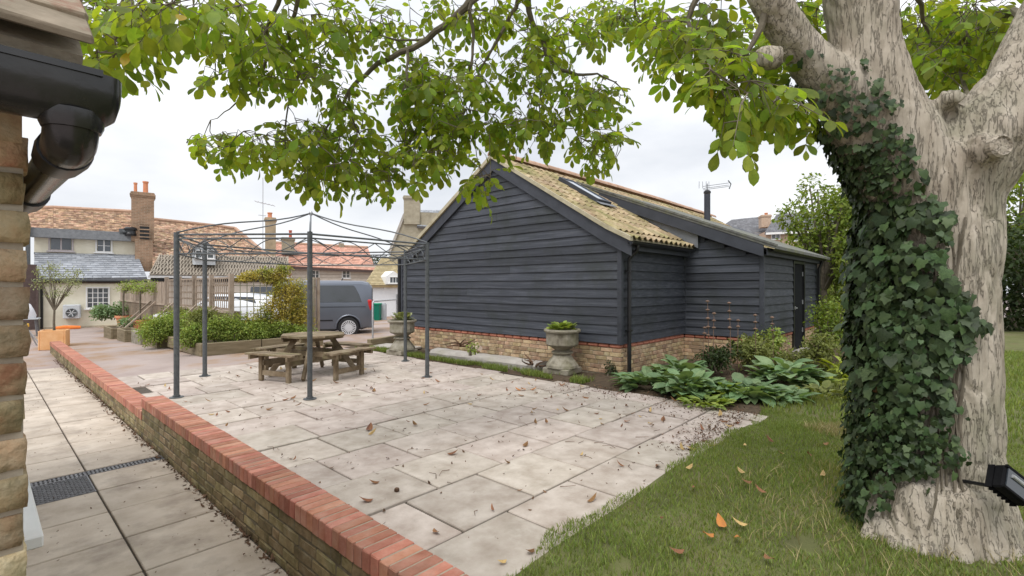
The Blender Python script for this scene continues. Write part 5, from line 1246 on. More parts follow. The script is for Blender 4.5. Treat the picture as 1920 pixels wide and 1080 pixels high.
nv = len(me.vertices); co = np.zeros(nv*3); me.vertices.foreach_get('co', co); co = co.reshape(-1, 3); no = np.zeros(nv*3); me.vertices.foreach_get('normal', no); no = no.reshape(-1, 3)
for i in range(nv):
    x, y, z = co[i]; f = Vector((x*17, y*17, z*2.0)); wv = noise.noise(Vector((x*2, y*2, z*2)))
    a = 1-abs(noise.noise(f+Vector((wv*3, wv*2, 0))))*2.6; b = noise.noise(Vector((x*24, y*24, z*5))); c_ = noise.noise(Vector((x*2.7, y*2.7, z*2.1)))
    up = 1 if z < 2.3 else .45
    co[i] += no[i] * (-.021*max(0, a)**2*up + .007*b + .03*c_)
co -= np.array(TB); me.vertices.foreach_set('co', co.ravel()); me.materials.clear(); me.materials.append(bark_m); me.update()
me.polygons.foreach_set('use_smooth', [True]*len(me.polygons))
trunk = add('trunk', me, tree)
bvh = BVHTree.FromPolygons([Vector(v)+TB for v in co], [tuple(p.vertices) for p in me.polygons])
add('pruning_scar', MB().lathe((0, 0, 0), [(.06, -.03), (.062, .0), (.05, .012), (.044, .002), (.02, .006)], 20).mesh('pruning_scar', bark_m, smooth=True), trunk, tuple(kb-FWv*.045-TB), rot=(R(90), R(10), R(42.5-90)))

# ---- leaf templates
def leaf_tpl(wd=.42, n=4, fold=.12, droop=.25, rnd_tip=.9):
    """unit length along +y, normal +z; quads, folded along the midrib"""
    prof = [math.sin(math.pi*min(1, t*.97+.02)**rnd_tip)**.70 for t in [i/n for i in range(n+1)]]
    prof[0] = .06; prof[-1] = .03
    v, f = [], []
    for i in range(n+1):
        t = i/n; h = wd*.5*prof[i]; z = -droop*t*t
        v += [(-h, t, z+fold*h*2), (0, t, z), (h, t, z+fold*h*2)]
    for i in range(n):
        a = i*3; f += [(a, a+1, a+4, a+3), (a+1, a+2, a+5, a+4)]
    return v, f
LV, LF = leaf_tpl(.58, 6, .08, .24, 1.45)
def euler_list(M):
    return [Matrix(m.tolist()).to_euler() for m in M]
def frame_mats(dirs, ups):
    """rotation with +y along dirs and +z near ups"""
    y = dirs/np.linalg.norm(dirs, axis=1)[:, None]; x = np.cross(y, ups); x /= np.maximum(np.linalg.norm(x, axis=1), 1e-6)[:, None]; z = np.cross(x, y)
    return np.stack([x, y, z], 2)
def leaves(parent, P, M, S, mat, part, tv=LV, tf=LF, nsingle=300, stuff='foliage', alt=None, seed=0):
    """the largest in view are single leaves, the rest one mass"""
    P = np.asarray(P); D = P[:, 0]*FW[0]+P[:, 1]*FW[1]; Rr = P[:, 0]*RT[0]+P[:, 1]*RT[1]
    px = 960+FPX*Rr/np.maximum(D, .05); py = YH-FPX*(P[:, 2]-CZ)/np.maximum(D, .05)
    vis = (D > .3) & (px > -20) & (px < 1940) & (py > -10) & (py < 1090)
    sc_ = np.where(vis, S/np.maximum(D, .3), 0); order = np.argsort(-sc_); one = order[:nsingle]; rest = order[nsingle:]
    ms = [MB().add(tv, tf).mesh(part, m_, smooth=True) for m_ in ([mat]*3 + ([alt] if alt else []))]
    al = absloc(parent)
    rr = random.Random(seed)
    for i in one:
        if sc_[i] <= 0: continue
        k = (3 if (alt and rr.random() < .015) else rr.randrange(3))
        o = add(part, ms[k], parent, Vector(P[i])-al, rot=Matrix(M[i].tolist()).to_euler()); s = float(S[i]); o.scale = (s*rr.uniform(.85, 1.15), s, s)
    if len(rest):
        me = scatter(stuff, tv, tf, P[rest]-np.array(al), M[rest], S[rest], mat, True); tag(add(stuff, me, parent), kind='stuff')

# ---- boughs: pixel + distance waypoints
BR = [
 [(1250, -420, 2.9, .10), (1120, -300, 3.2, .075), (1000, -120, 3.6, .06), (900, -15, 3.9, .045), (860, 25, 3.95, .036), (800, 75, 4.05, .031), (735, 108, 4.1, .028), (698, 128, 4.15, .024), (655, 170, 4.2, .020), (630, 210, 4.2, .014), (605, 262, 4.2, .010), (540, 285, 4.15, .007), (430, 275, 4.1, .005), (350, 268, 4.1, .003)],
 [(1120, -300, 3.2, .06), (1020, -120, 3.7, .045), (990, 0, 4.1, .034), (1004, 55, 4.2, .029), (1040, 122, 4.3, .024), (1082, 140, 4.4, .017), (1120, 138, 4.45, .011), (1165, 165, 4.5, .006), (1190, 200, 4.5, .004)],
 [(1000, -120, 3.6, .04), (972, -5, 4.0, .024), (950, 45, 4.1, .02), (925, 88, 4.1, .014), (900, 130, 4.15, .009), (880, 200, 4.2, .006), (905, 330, 4.3, .004)],
 [(900, -15, 3.9, .03), (880, 18, 3.9, .02), (888, 70, 4.0, .017), (884, 122, 4.0, .012), (870, 180, 4.1, .007), (860, 290, 4.1, .004)],
 [(764, 92, 4.05, .016), (764, 150, 4.0, .012), (752, 210, 4.0, .009), (760, 262, 4.0, .005), (740, 320, 4.0, .003)],
 [(655, 170, 4.2, .014), (660, 220, 4.2, .011), (680, 262, 4.3, .007), (690, 330, 4.3, .003)],
 [(1000, -120, 3.6, .045), (700, -160, 3.3, .035), (560, -60, 3.4, .024), (505, 40, 3.6, .017), (500, 110, 3.8, .014), (478, 172, 3.9, .010), (430, 205, 3.9, .006), (395, 225, 3.9, .003)],
 [(560, -60, 3.4, .022), (540, 60, 3.7, .016), (560, 140, 3.9, .012), (540, 200, 4.0, .008), (535, 300, 4.0, .004)],
 [(700, -160, 3.3, .03), (420, -140, 2.8, .022), (300, -30, 2.7, .014), (235, 60, 2.9, .010), (170, 90, 3.0, .006), (140, 95, 3.0, .003)],
 [(800, 75, 4.05, .012), (640, 60, 4.3, .008), (600, 110, 4.3, .005)],
 [(1082, 140, 4.4, .010), (1060, 180, 4.4, .007), (1090, 270, 4.5, .005), (1150, 305, 4.5, .003)],
 [(1040, 122, 4.3, .010), (1015, 170, 4.3, .008), (1010, 250, 4.3, .004)],
 [(1390, -120, 2.75, .05), (1330, -60, 2.9, .03), (1290, 40, 3.0, .018), (1350, 140, 2.9, .010), (1380, 215, 2.8, .005)],
 [(1435, 20, 2.7, .03), (1400, 100, 2.75, .014), (1350, 132, 2.8, .009), (1310, 175, 2.85, .004)],
 [(1540, 190, 2.9, .02), (1520, 215, 2.9, .008), (1500, 222, 2.9, .004)],
 [(1120, -300, 3.2, .03), (1200, -150, 4.0, .02), (1190, 10, 5.0, .012), (1210, 60, 5.2, .006)],
 [(1985, 40, 2.8, .05), (1900, 20, 3.4, .03), (1800, 80, 4.0, .016), (1740, 130, 4.4, .008)],
 [(1616, -20, 2.9, .05), (1700, -60, 3.4, .03), (1730, 40, 4.0, .016), (1760, 110, 4.3, .008)],
 [(1850, 240, 3.05, .03), (1800, 135, 3.8, .014), (1870, 60, 4.0, .01)],
]
branch_pts = []
for ch_ in BR:
    pts = [W(*c[:3]) for c in ch_]; rr_ = [c[3]*.8 for c in ch_]
    P, Q = [], []; jr = random.Random(len(ch_)*7+int(ch_[0][0]))
    for i in range(len(pts)-1):
        for k in range(3):
            t = k/3; p = pts[i].lerp(pts[i+1], t); q = rr_[i]*(1-t)+rr_[i+1]*t
            if k: p = p + Vector((jr.uniform(-1, 1), jr.uniform(-1, 1), jr.uniform(-1, 1)))*min(.03, (pts[i+1]-pts[i]).length*.07)
            P.append(p); Q.append(q)
    P.append(pts[-1]); Q.append(rr_[-1])
    branch_pts += P
    add('branch', MB().tube([p-TB for p in P], Q, 8).mesh('branch', M_('branch_bark', [(.10, .085, .06), (.19, .165, .12)], scale=14, rand=0, bump=.4) if 'branch_bark' not in MATS else MATS['branch_bark'], smooth=True), tree)
BPL = [tuple(p) for p in branch_pts]; BPN = np.array(BPL)
# ---- foliage clumps: (px, py, rx, ry, D, number of compound leaves)
BL = [(195, 95, 62, 42, 3.0, 11), (150, 20, 60, 26, 3.0, 6), (330, 5, 160, 42, 2.6, 17), (265, 40, 60, 35, 2.7, 6), (470, 55, 115, 55, 3.5, 22), (545, 125, 90, 50, 3.9, 15), (590, 40, 90, 45, 3.8, 13), (440, 262, 95, 24, 4.0, 12), (560, 262, 90, 42, 4.0, 22),
      (610, 315, 60, 32, 4.0, 11), (660, 275, 70, 45, 4.2, 15), (700, 50, 110, 50, 4.4, 18), (705, 330, 50, 26, 4.2, 8), (780, 292, 75, 34, 4.1, 14), (840, 150, 105, 70, 4.2, 33), (850, 235, 90, 45, 4.2, 22), (903, 330, 26, 34, 4.0, 5),
      (780, 175, 50, 70, 4.2, 12), (1000, 120, 85, 70, 4.4, 22), (985, 225, 85, 45, 4.4, 20), (1105, 180, 70, 45, 4.5, 18), (1120, 262, 50, 38, 4.5, 12), (1060, 60, 90, 40, 4.6, 14), (900, 20, 120, 35, 4.2, 16), (650, 190, 45, 40, 4.2, 8), (430, 130, 60, 22, 3.8, 6),
      (1185, 35, 80, 34, 5.4, 22), (1150, 20, 90, 30, 5.4, 14), (1250, 60, 40, 35, 5.0, 8), (1300, 45, 80, 55, 3.2, 20), (1345, 120, 75, 55, 2.9, 18), (1400, 165, 85, 36, 2.9, 16), (1470, 185, 45, 24, 3.0, 7), (1500, 30, 50, 45, 3.6, 10), (1520, 218, 14, 16, 2.8, 2), (1240, 100, 28, 24, 5.2, 5), (1375, 225, 22, 22, 2.7, 3)]
# right side behind the forks, and the canopy above the frame
BL += [(1760, 40, 90, 60, 4.4, 34), (1790, 110, 90, 40, 4.0, 22), (1860, 40, 80, 45, 3.8, 22), (1720, 130, 35, 40, 4.6, 12), (1780, 80, 110, 90, 5.6, 60), (1900, 300, 26, 40, 6.0, 14), (1470, 60, 120, 60, 4.8, 26)]
BL += [(200, -130, 300, 110, 3.2, 22), (600, -150, 320, 110, 3.6, 30), (1000, -150, 320, 100, 4.0, 34), (1400, -170, 300, 110, 3.8, 30), (1800, -150, 300, 110, 3.8, 34), (900, -500, 900, 200, 4.2, 50)]
Pl, Dl, Ul, Sl = [], [], [], []; tw = MB(); rl = random.Random(11)
for (cx, cy, rx, ry, D, n) in BL:
    n = int(n*3.3)
    for _ in range(n):
        while True:
            a, b, c_ = rl.uniform(-1, 1), rl.uniform(-1, 1), rl.uniform(-1, 1)
            if a*a+b*b+c_*c_ < 1: break
        base = W(cx+a*rx, cy+b*ry, D + c_*.55)
        if _ % 4 == 0: BPN = np.array(BPL)
        j = int(np.argmin(((BPN-np.array(base))**2).sum(1))); bp = Vector(BPN[j]); BPL.append(tuple(base))
        dirv = (base-bp); dl = dirv.length
        if dl > .02:
            if dl < .55:
                mid = bp.lerp(base, .5)+Vector((rl.uniform(-1, 1), rl.uniform(-1, 1), rl.uniform(-.2, 1)))*dl*.12
                tw.tube([bp-TB, mid-TB, base-TB], [.0045, .0034, .0022], 4, cap=False)
            dirv.normalize()
        else: dirv = Vector((0, 0, -1))
        rach = (dirv*.5 + Vector((rl.uniform(-.7, .7), rl.uniform(-.7, .7), rl.uniform(-.9, .05)))).normalized()
        L_ = rl.uniform(.11, .20)
        if base.z < 1.4: continue
        ups = Vector((rl.uniform(-.4, .4), rl.uniform(-.4, .4), 1)); sd_ = rach.cross(ups).normalized(); upn = sd_.cross(rach).normalized()
        tip = base+rach*L_+Vector((0, 0, -.03)); tw.tube([base-TB, tip-TB], [.0024, .0014], 3, cap=False)
        for q, (t, s) in enumerate(((1.0, 0), (.78, 1), (.80, -1), (.45, 1), (.5, -1), (.15, 1), (.2, -1))):
            if q > 4 and rl.random() < .5: continue
            if rl.random() < .08: continue
            p = base.lerp(tip, t); d = rach*(1 if s == 0 else .55) + sd_*s*(.9) + Vector((0, 0, rl.uniform(-.65, -.05))) + Vector((rl.uniform(-.2, .2), rl.uniform(-.2, .2), 0))
            Pl.append(tuple(p)); Dl.append(tuple(d)); Ul.append(tuple(upn+Vector((rl.uniform(-.5, .5), rl.uniform(-.5, .5), 0)))); Sl.append(rl.uniform(.058, .112)*(1 - .12*(q > 2)))
tag(add('twigs', tw.mesh('twigs', twig_m), tree), kind='stuff')
Pl = np.array(Pl); Ml = frame_mats(np.array(Dl), np.array(Ul)); Sl = np.array(Sl)
print('tree leaves', len(Pl))
leaves(tree, Pl, Ml, Sl, leaf_m, 'leaf', alt=yleaf_m)

# ================================================================== IVY on the trunk
def ivy_tpl():
    pts = [(0, 0), (.30, -.12), (.50, .14), (.36, .32), (.42, .58), (.22, .66), (0, .98)]
    r_ = pts[1:]; l_ = [(-x, y) for x, y in reversed(r_[:-1])]
    ring = [pts[0]]+r_+l_; v = [(0, .35, .0)]+[(x, y, .10*abs(x)-.10*y*y-.04) for x, y in ring]; n = len(ring)
    f = [(0, 1+i, 1+(i+1) % n) for i in range(n)]; return v, f
IV, IF_ = ivy_tpl()
ivy = empty('ivy', W(1690, 960, 2.7)); ivy.location.z = .02; tag(ivy, 'dense dark ivy climbing the left side of the walnut trunk', 'ivy')
poly_l = [(170, 1560), (240, 1540), (330, 1550), (450, 1560), (600, 1550), (800, 1540), (960, 1530)]
poly_r = [(90, 1640), (170, 1690), (250, 1745), (330, 1760), (400, 1800), (470, 1800), (560, 1835), (640, 1848), (720, 1800), (790, 1815), (850, 1835), (890, 1790), (940, 1725), (1000, 1640)]
def interp(tb, y):
    if y <= tb[0][0]: return tb[0][1]
    for (y0, x0), (y1, x1) in zip(tb[:-1], tb[1:]):
        if y0 <= y <= y1: return x0+(x1-x0)*(y-y0)/(y1-y0)
    return tb[-1][1]
P_, D_, U_, S_ = [], [], [], []; rl = random.Random(5)
tries = 0
while len(P_) < 7800 and tries < 110000:
    tries += 1
    z = rl.uniform(.0, 2.95); th = rl.uniform(0, 2*math.pi)
    cx, cy = TB.x+.0, TB.y; 
    if z > 2.1: cen = W(1715-(z-2.1)*110, YH-(z-1.5)/3.0*FPX, 3.0)
    else: cen = W(1750, YH-(z-1.5)/3.0*FPX, 3.0)
    d = Vector((math.cos(th), math.sin(th), 0)); hit = bvh.ray_cast(cen+d*1.6, -d, 1.6)
    if hit[0] is None: continue
    p, nrm_ = hit[0], hit[1]
    px, py, _ = pix(p); front = nrm_.dot(Vector((0, 0, CZ))-p) > 0
    right = interp(poly_r, py)-32; jag = 18*noise.noise(Vector((z*3.3, 1, 2)))+14*noise.noise(Vector((z*11, 4, 2)))
    if front:
        if py < 110 + 40*noise.noise(Vector((px*.02, 0, 0))): continue
        if py < 240 and rl.random() < .35: continue
        if px > right+jag: 
            continue
        if py < 420 and rl.random() < .10 + .30*(noise.noise(p*6) > .05): continue
        if right+jag-px < 50 and rl.random() < .45: continue
    else:
        # back-left flank
        if d.dot(-RTv) < .1 or z > 2.5: continue
    if noise.noise(p*7) < -.5: continue
    left = d.dot(-RTv) > .45
    out = rl.uniform(.012, .05) + (rl.uniform(0, .07) if z < 1.9 else 0) + (.05 if left and z < 1.7 and rl.random() < .5 else 0)
    p2 = p+nrm_*out
    dn = Vector((0, 0, -1))*rl.uniform(.5, 1.1) + Vector((rl.uniform(-.5, .5), rl.uniform(-.5, .5), 0)) + nrm_*rl.uniform(.1, .5)
    P_.append(tuple(p2)); D_.append(tuple(dn)); U_.append(tuple(nrm_+Vector((rl.uniform(-.3, .3), rl.uniform(-.3, .3), rl.uniform(.0, .7))))); S_.append(rl.choice([.028, .04, .048, .056, .07])*rl.uniform(.85, 1.1)*(1.15 if z > .9 and z < 2 else .8))
IP, IM, IS = np.array(P_), frame_mats(np.array(D_), np.array(U_)), np.array(S_)
IV2 = [(x*1.0, y*1.05, z*1.6) for x, y, z in IV]; IV3 = [(x*(.72 if abs(x) > .4 else 1.15), y*.95+.02, z+.05*x) for x, y, z in IV]
for q, (tv_, ns) in enumerate(((IV, 110), (IV2, 100), (IV3, 90))):
    leaves(ivy, IP[q::3], IM[q::3], IS[q::3], ivy_m, 'ivy_leaf', tv_, IF_, nsingle=ns, alt=(lime_m, brown_m, lime_m)[q], seed=q)
st = MB()
for i in range(26):
    z = .05; a = 2.6+rl.uniform(-1.5, 1.0); pts = []
    px0 = rl.uniform(1600, 1800); y0 = rl.uniform(850, 1000)
    for k in range(9):
        d = ray(px0+rl.uniform(-14, 14), y0-k*rl.uniform(45, 70)); h = bvh.ray_cast(Vector((0, 0, CZ)), d, 8)
        if h[0] is not None: pts.append(h[0]+h[1]*.008 - absloc(ivy))
    if len(pts) > 2: st.tube(pts, [.006]*len(pts), 5)
tag(add('ivy_stems', st.mesh('ivy_stems', twig_m), ivy), kind='stuff')

# ================================================================== GENERIC FOLIAGE
SV, SF = leaf_tpl(.55, 2, .15, .2)
def clump_leaves(blobs, n, size, seed, dens_shell=.5, down=.2):
    """blobs: (x,y,z,rx,ry,rz); leaves through the volume, denser outside; returns P,M,S"""
    r_ = np.random.RandomState(seed); vol = np.array([b[3]*b[4]*b[5] for b in blobs])**.7; pr_ = vol/vol.sum(); idx = r_.choice(len(blobs), n, p=pr_)
    B = np.array(blobs)[idx]; d = r_.normal(size=(n, 3)); d /= np.linalg.norm(d, axis=1)[:, None]; rad = r_.uniform(dens_shell, 1.05, n)**.7
    rad *= 1 + .18*np.sin(d[:, 0]*7+B[:, 0]*3)*np.sin(d[:, 2]*6+B[:, 1])
    P = B[:, :3]+d*rad[:, None]*B[:, 3:]; dr = d*.6+r_.normal(size=(n, 3))*.7; dr[:, 2] -= down; up = r_.normal(size=(n, 3))*.6; up[:, 2] += .8
    return P, frame_mats(dr, up+d*.3), size*r_.uniform(.6, 1.25, n)
def mk_plant(name, base, blobs, n, size, mat, label, cat, group=None, seed=1, trunk_h=None, trunk_r=.03, tv=SV, tf=SF, singles=0, shell=.5, bark=None):
    base = Vector(base); root = empty(name, base); tag(root, label, cat, group)
    P, M, S = clump_leaves(blobs, n, size, seed, shell)
    if P is not None:
        if singles: leaves(root, P+np.array(base), M, S, mat, 'leaf', tv, tf, singles)
        else: tag(add('crown' if trunk_h else 'foliage', scatter('foliage', tv, tf, P, M, S, mat, False), root), kind='stuff')
    g = MB(); rr = random.Random(seed)
    if trunk_h:
        g.tube([(0, 0, -.05), (rr.uniform(-.02, .02), 0, trunk_h*.5), (0, 0, trunk_h)], [trunk_r*1.2, trunk_r, trunk_r*.85], 8)
    for b in blobs:
        for q in range(2 if trunk_h else 3):
            s0 = Vector((0, 0, trunk_h)) if trunk_h else Vector((b[0]*.8+rr.uniform(-.1, .1), b[1]*.8, max(0, b[2]-b[5]*1.1)))
            e = Vector((b[0]+rr.uniform(-.5, .5)*b[3], b[1]+rr.uniform(-.5, .5)*b[4], b[2]+rr.uniform(0, .6)*b[5])); g.tube([s0, s0.lerp(e, .5)+Vector((rr.uniform(-.05, .05), 0, .03)), e], [trunk_r*.6, trunk_r*.4, trunk_r*.2], 5)
    add('trunk' if trunk_h else 'stems', g.mesh('stems', bark or twig_m), root)
    return root
def zat(px, py, D): return W(px, py, D).z
# olive tree in the orange planter
ob = absloc(pl)+Vector((0, 0, .46)); tzz = 1.5-(568-538)/FPX*13.9
def rel(px, py, D, base): return tuple(W(px, py, D)-Vector(base))
bl = []
for (px, py, rx, rz) in ((105, 520, .33, .28), (80, 530, .28, .22), (135, 528, .30, .22), (100, 500, .25, .15), (145, 510, .2, .14), (75, 508, .2, .14), (110, 550, .35, .15)):
    bl.append((*rel(px, py, 13.9, ob), rx, rx, rz))
mk_plant('olive_tree', ob, bl, 1100, .055, olive_m, 'small pale olive tree with bare lollipop stem growing in the orange planter', 'tree', seed=4, trunk_h=.62, trunk_r=.028, shell=.1)
for (pp, D, lab, c) in ((PA, 18.6, 'round-headed little tree in the farther terracotta pot', (243, 538)), (PB_, 16.8, 'round-headed little tree in the nearer terracotta pot', (277, 540))):
    b0 = Vector((pp.x, pp.y, .3)); bl = [(*(W(c[0]+dx, c[1]+dy, D)-b0), .32, .32, .22) for dx, dy in ((-10, 0), (8, 2), (0, -5), (14, -2))]
    mk_plant('topiary_tree', b0, bl, 900, .055, shrub_m, lab, 'tree', 'round-headed potted trees', seed=int(D), trunk_h=.95, trunk_r=.03, shell=.3)
# shrubs in the raised bed (fern-like, bright), and climber on the trellis
def DY(px, Y): return Y/(FW[1]-(px-960)/FPX*.7373)
def shr(label, px, py, D, rx, ry, rz, n, size, mat, seed, cat='shrub', name='shrub', group='shrubs along the slatted fence'):
    c = W(px, py, D); b = Vector((c.x, c.y, max(yard_z(c.x, c.y), 0)+.12)); k = random.Random(seed); bl = []
    for i in range(7): bl.append((k.uniform(-.6, .6)*rx, k.uniform(-.6, .6)*ry, c.z-b.z+k.uniform(-.4, .3)*rz, rx*.55, ry*.5, rz*.8))
    return mk_plant(name, b, bl, int(n*1.5), size, mat, label, cat, group, seed, shell=.25)
shr('bright green feathery shrub spilling over the corner of the raised bed', 300, 614, 12.9, .55, .5, .40, 3200, .06, shrub_m, 21)
shr('low bright green shrub in the raised bed between the left gazebo posts', 350, 610, 12.8, .55, .5, .42, 3200, .06, shrub_m, 22)
shr('bright green low plants at the sleeper edge in the middle of the raised bed', 430, 616, DY(430, 12.72), .55, .22, .34, 3400, .055, shrub_m, 23)
shr('bright green low plants at the sleeper edge right of the raised bed middle', 500, 620, DY(500, 12.72), .55, .22, .30, 3200, .055, shrub_m, 24)
shr('wispy olive-green shrub under the nearest slatted fence panel', 395, 600, DY(395, 13.0), .45, .4, .34, 2800, .05, fern_m, 25)
shr('wispy olive-green shrub farther left along the slatted fence', 320, 592, 14.0, .5, .6, .28, 1500, .05, fern_m, 26)
shr('grey-green plant filling the mossy trough', 245, 605, 16.8, .3, .6, .2, 900, .06, hosta_m, 27)
shr('round leafy bush at the corner of the cream house', 205, 582, 19.6, .55, .6, .32, 1400, .09, hosta_m, 28)
shr('grey-green low plant in the trough nearest the raised bed', 283, 612, 14.8, .25, .6, .18, 800, .055, fern_m, 29)
cl = W(520, 600, DY(520, 12.88)); cb = Vector((cl.x, cl.y, .15)); bl = []
for (px, py, rx, rz) in ((545, 590, .55, .45), (520, 610, .6, .4), (560, 610, .45, .4), (530, 560, .42, .35), (558, 548, .35, .38), (490, 600, .5, .3), (545, 575, .45, .4), (505, 580, .35, .3), (565, 585, .3, .5), (540, 535, .4, .2)): bl.append((*(W(px, py, DY(px, 12.84))-cb), rx, .18, rz))
mk_plant('climber', cb, bl, 9500, .055, climb_m, 'yellow-green climbing shrub smothering the right half of the trellis', 'climber', seed=31, shell=.05)
cb2 = Vector((W(500, 515, DY(500, 13.0)).x, 13.0, .16)); bl = []
for (px, py, rx, rz) in ((470, 517, .25, .10), (500, 512, .3, .13), (530, 508, .22, .16), (510, 525, .3, .10), (455, 522, .15, .08)): bl.append((*(W(px, py, DY(px, 12.98))-cb2), rx*1.1, .14, rz*1.15))
bl.append((*(W(520, 540, DY(520, 12.98))-cb2), .12, .08, .4))
mk_plant('climber', cb2, bl, 3400, .055, climb_m, 'ochre-tinged climber growth bunched along the top of the trellis', 'climber', seed=32, shell=.05)
# plants in the urns
def rosette(name, base, n, size, mat, label, seed, h=.16, r=.22, cat='plant', group=None, tv=None, tf=None, el=(.3, 1.1), tilt=.5, bent=None):
    base = Vector(base); root = empty(name, base); tag(root, label, cat, group); rr = random.Random(seed); P, D2, U, S = [], [], [], []
    for i in range(n):
        a = rr.uniform(0, 2*math.pi); q = rr.random()**.6*r; e = rr.uniform(*el)
        P.append((math.cos(a)*q*.75, math.sin(a)*q*.75, rr.uniform(.0, h)*(1-q/r*.5))); D2.append((math.cos(a)*math.cos(e), math.sin(a)*math.cos(e), math.sin(e))); U.append((rr.uniform(-.4, .4)-math.cos(a)*tilt, rr.uniform(-.4, .4)-math.sin(a)*tilt, 1)); S.append(size*rr.uniform(.6, 1.2))
    tv = tv or LV; tf = tf or LF
    leaves(root, np.array(P)+np.array(base), frame_mats(np.array(D2), np.array(U)), np.array(S), mat, 'leaf', tv, tf, nsingle=min(300, n)); return root
rosette('urn_plant', U1+Vector((0, 0, .735)), 95, .15, shrub_m, 'bright green leafy plants growing in the urn near the barn corner', 3, .10, .20)
rosette('urn_plant', U2+Vector((0, 0, .735)), 90, .15, olive_m, 'pale grey-green leafy plant spreading from the far urn', 6, .16, .24)
# ---- flower bed: broad-leaved clumps at the patio corner
HV, HF = leaf_tpl(.62, 5, .14, .38)
def hosta(px, py, r, n, size, mat, label, seed, h=.14):
    p = onz(px, py); return rosette('broad_leaf_plant', (p.x, p.y, .02), n, size, mat, label, seed, h, r, group='leafy clumps along the flower bed edge', tv=HV, tf=HF, el=(.1, .95))
hosta(1215, 726, .50, 120, .23, hosta_m, 'low broad-leaved grey-green clump at the left end of the flower bed by the downpipe', 41)
hosta(1290, 738, .52, 140, .25, hosta_m, 'larger broad-leaved clump in front of the recess of the barn wall', 42, .24)
hosta(1270, 712, .40, 80, .26, hosta_m, 'tall broad-leaved clump behind the front row, nearest the brick plinth', 43, .30)
hosta(1400, 745, .50, 130, .22, hosta_m, 'broad-leaved clump at the bed edge where the slabs meet the grass', 44, .18)
hosta(1475, 722, .50, 125, .28, hosta_m, 'upright glossy broad-leaved clump near the lean-to door', 45, .32)
hosta(1450, 750, .45, 90, .19, hosta_m, 'small broad-leaved clump between the lawn and the flower bed', 46, .10)
hosta(1350, 742, .55, 210, .11, shrub_m, 'small-leaved yellow-green ground plant between two broad-leaved clumps', 47, .16)
hosta(1320, 760, .36, 110, .12, shrub_m, 'tiny yellow-green plants at the edge of the slabs', 48, .06)
hosta(1585, 712, .30, 26, .24, lime_m, 'lime yellow plant with big pointed leaves beside the ivy trunk', 49, .34)
hosta(1545, 728, .26, 20, .17, lime_m, 'pale lime plant at the lawn edge left of the ivy trunk', 50, .16)
hosta(1540, 745, .5, 80, .15, fern_m, 'dull olive trailing plants between the flower bed and the trunk', 51, .10)
# ferny shrubs behind them
def fern(px, py, D, rx, rz, n, mat, label, seed, size=.07):
    c = W(px, py, D); b = Vector((c.x, c.y, .0)); k = random.Random(seed); bl = [(k.uniform(-.6, .6)*rx, k.uniform(-.5, .5)*rx, c.z+k.uniform(-.5, .35)*rz, rx*.5, rx*.5, rz*.55) for _ in range(8)]
    return mk_plant('fern_shrub', b, bl, n, size, mat, label, 'shrub', 'ferny shrubs against the lean-to', seed, shell=.15)
fern(1400, 655, 8.6, .55, .32, 1700, fern_m, 'feathery olive-green shrub under the dead seed heads', 61)
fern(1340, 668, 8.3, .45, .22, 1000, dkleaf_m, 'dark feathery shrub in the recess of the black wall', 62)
fern(1440, 640, 9.2, .35, .35, 900, shrub_m, 'bright yellow-green ferny shrub beside the lean-to corner', 63)
fern(1480, 672, 8.8, .45, .22, 900, fern_m, 'low olive shrub below the lean-to door', 64)
fern(1540, 660, 8.5, .45, .45, 1500, fern_m, 'rusty olive shrub right of the black door', 65)
fern(1560, 600, 9.8, .6, .55, 1800, bgleaf_m, 'loose green shrub rising beside the barn end', 66)
# dead flower spikes with whorled seed heads
spike_m = M_('dry_seed_head', [(.14, .085, .06), (.24, .16, .12)], rand=.2)
for i, (px, y0, y1, D, lean, nh) in enumerate(((1329, 562, 660, 8.2, .04, 5), (1370, 565, 660, 8.3, .05, 4), (1383, 598, 665, 8.4, -.02, 2), (1417, 588, 665, 8.3, .02, 3), (1450, 592, 665, 8.4, .05, 3), (1318, 612, 665, 8.1, -.05, 2), (1337, 585, 660, 8.2, -.03, 3))):
    c = W(px, y1, D); zt_ = zat(px, y0, D); rt_e = empty('seed_spike', (c.x, c.y, 0)); lab = ['tallest dry brown seed spike against the recessed black wall', 'tall dry seed spike right of the tallest one', 'short dry seed spike between two taller ones', 'dry seed spike before the lean-to corner board', 'rightmost dry seed spike, left of the black door', 'shortest leaning dry seed spike, far left of the group', 'thin dry seed spike leaning against the tallest one'][i]
    tag(rt_e, lab, 'plant', 'dead seed spikes in the flower bed')
    add('stem', MB().tube([(0, 0, 0), (-lean*.4, 0, zt_*.6), (-lean*1.5, 0, zt_)], [.007, .006, .004], 5).mesh('stem', spike_m), rt_e)
    for k in range(nh):
        t = 1-k*.11; g = MB().lathe((-lean*1.5*t, 0, zt_*t-.03), [(.008, -.015), (.032, -.004), (.035, .008), (.008, .022)], 9); add('seed_whorl', g.mesh('seed_whorl', spike_m), rt_e)
# weeds along the plinth strip
k = random.Random(9)
for i, (px, py, D, n, lab) in enumerate(((885, 652, 9.2, 160, 'small bright weed growing from the plinth above the stone block'), (1145, 690, 8.3, 120, 'small straggling weed at the plinth near the barn corner'))):
    c = W(px, py, D); mk_plant('weed', (c.x, c.y, 0), [(0, 0, max(.1, c.z), .12, .12, .13)], n, .05, shrub_m if i == 0 else dkleaf_m, lab, 'weed', seed=70+i, shell=.1)

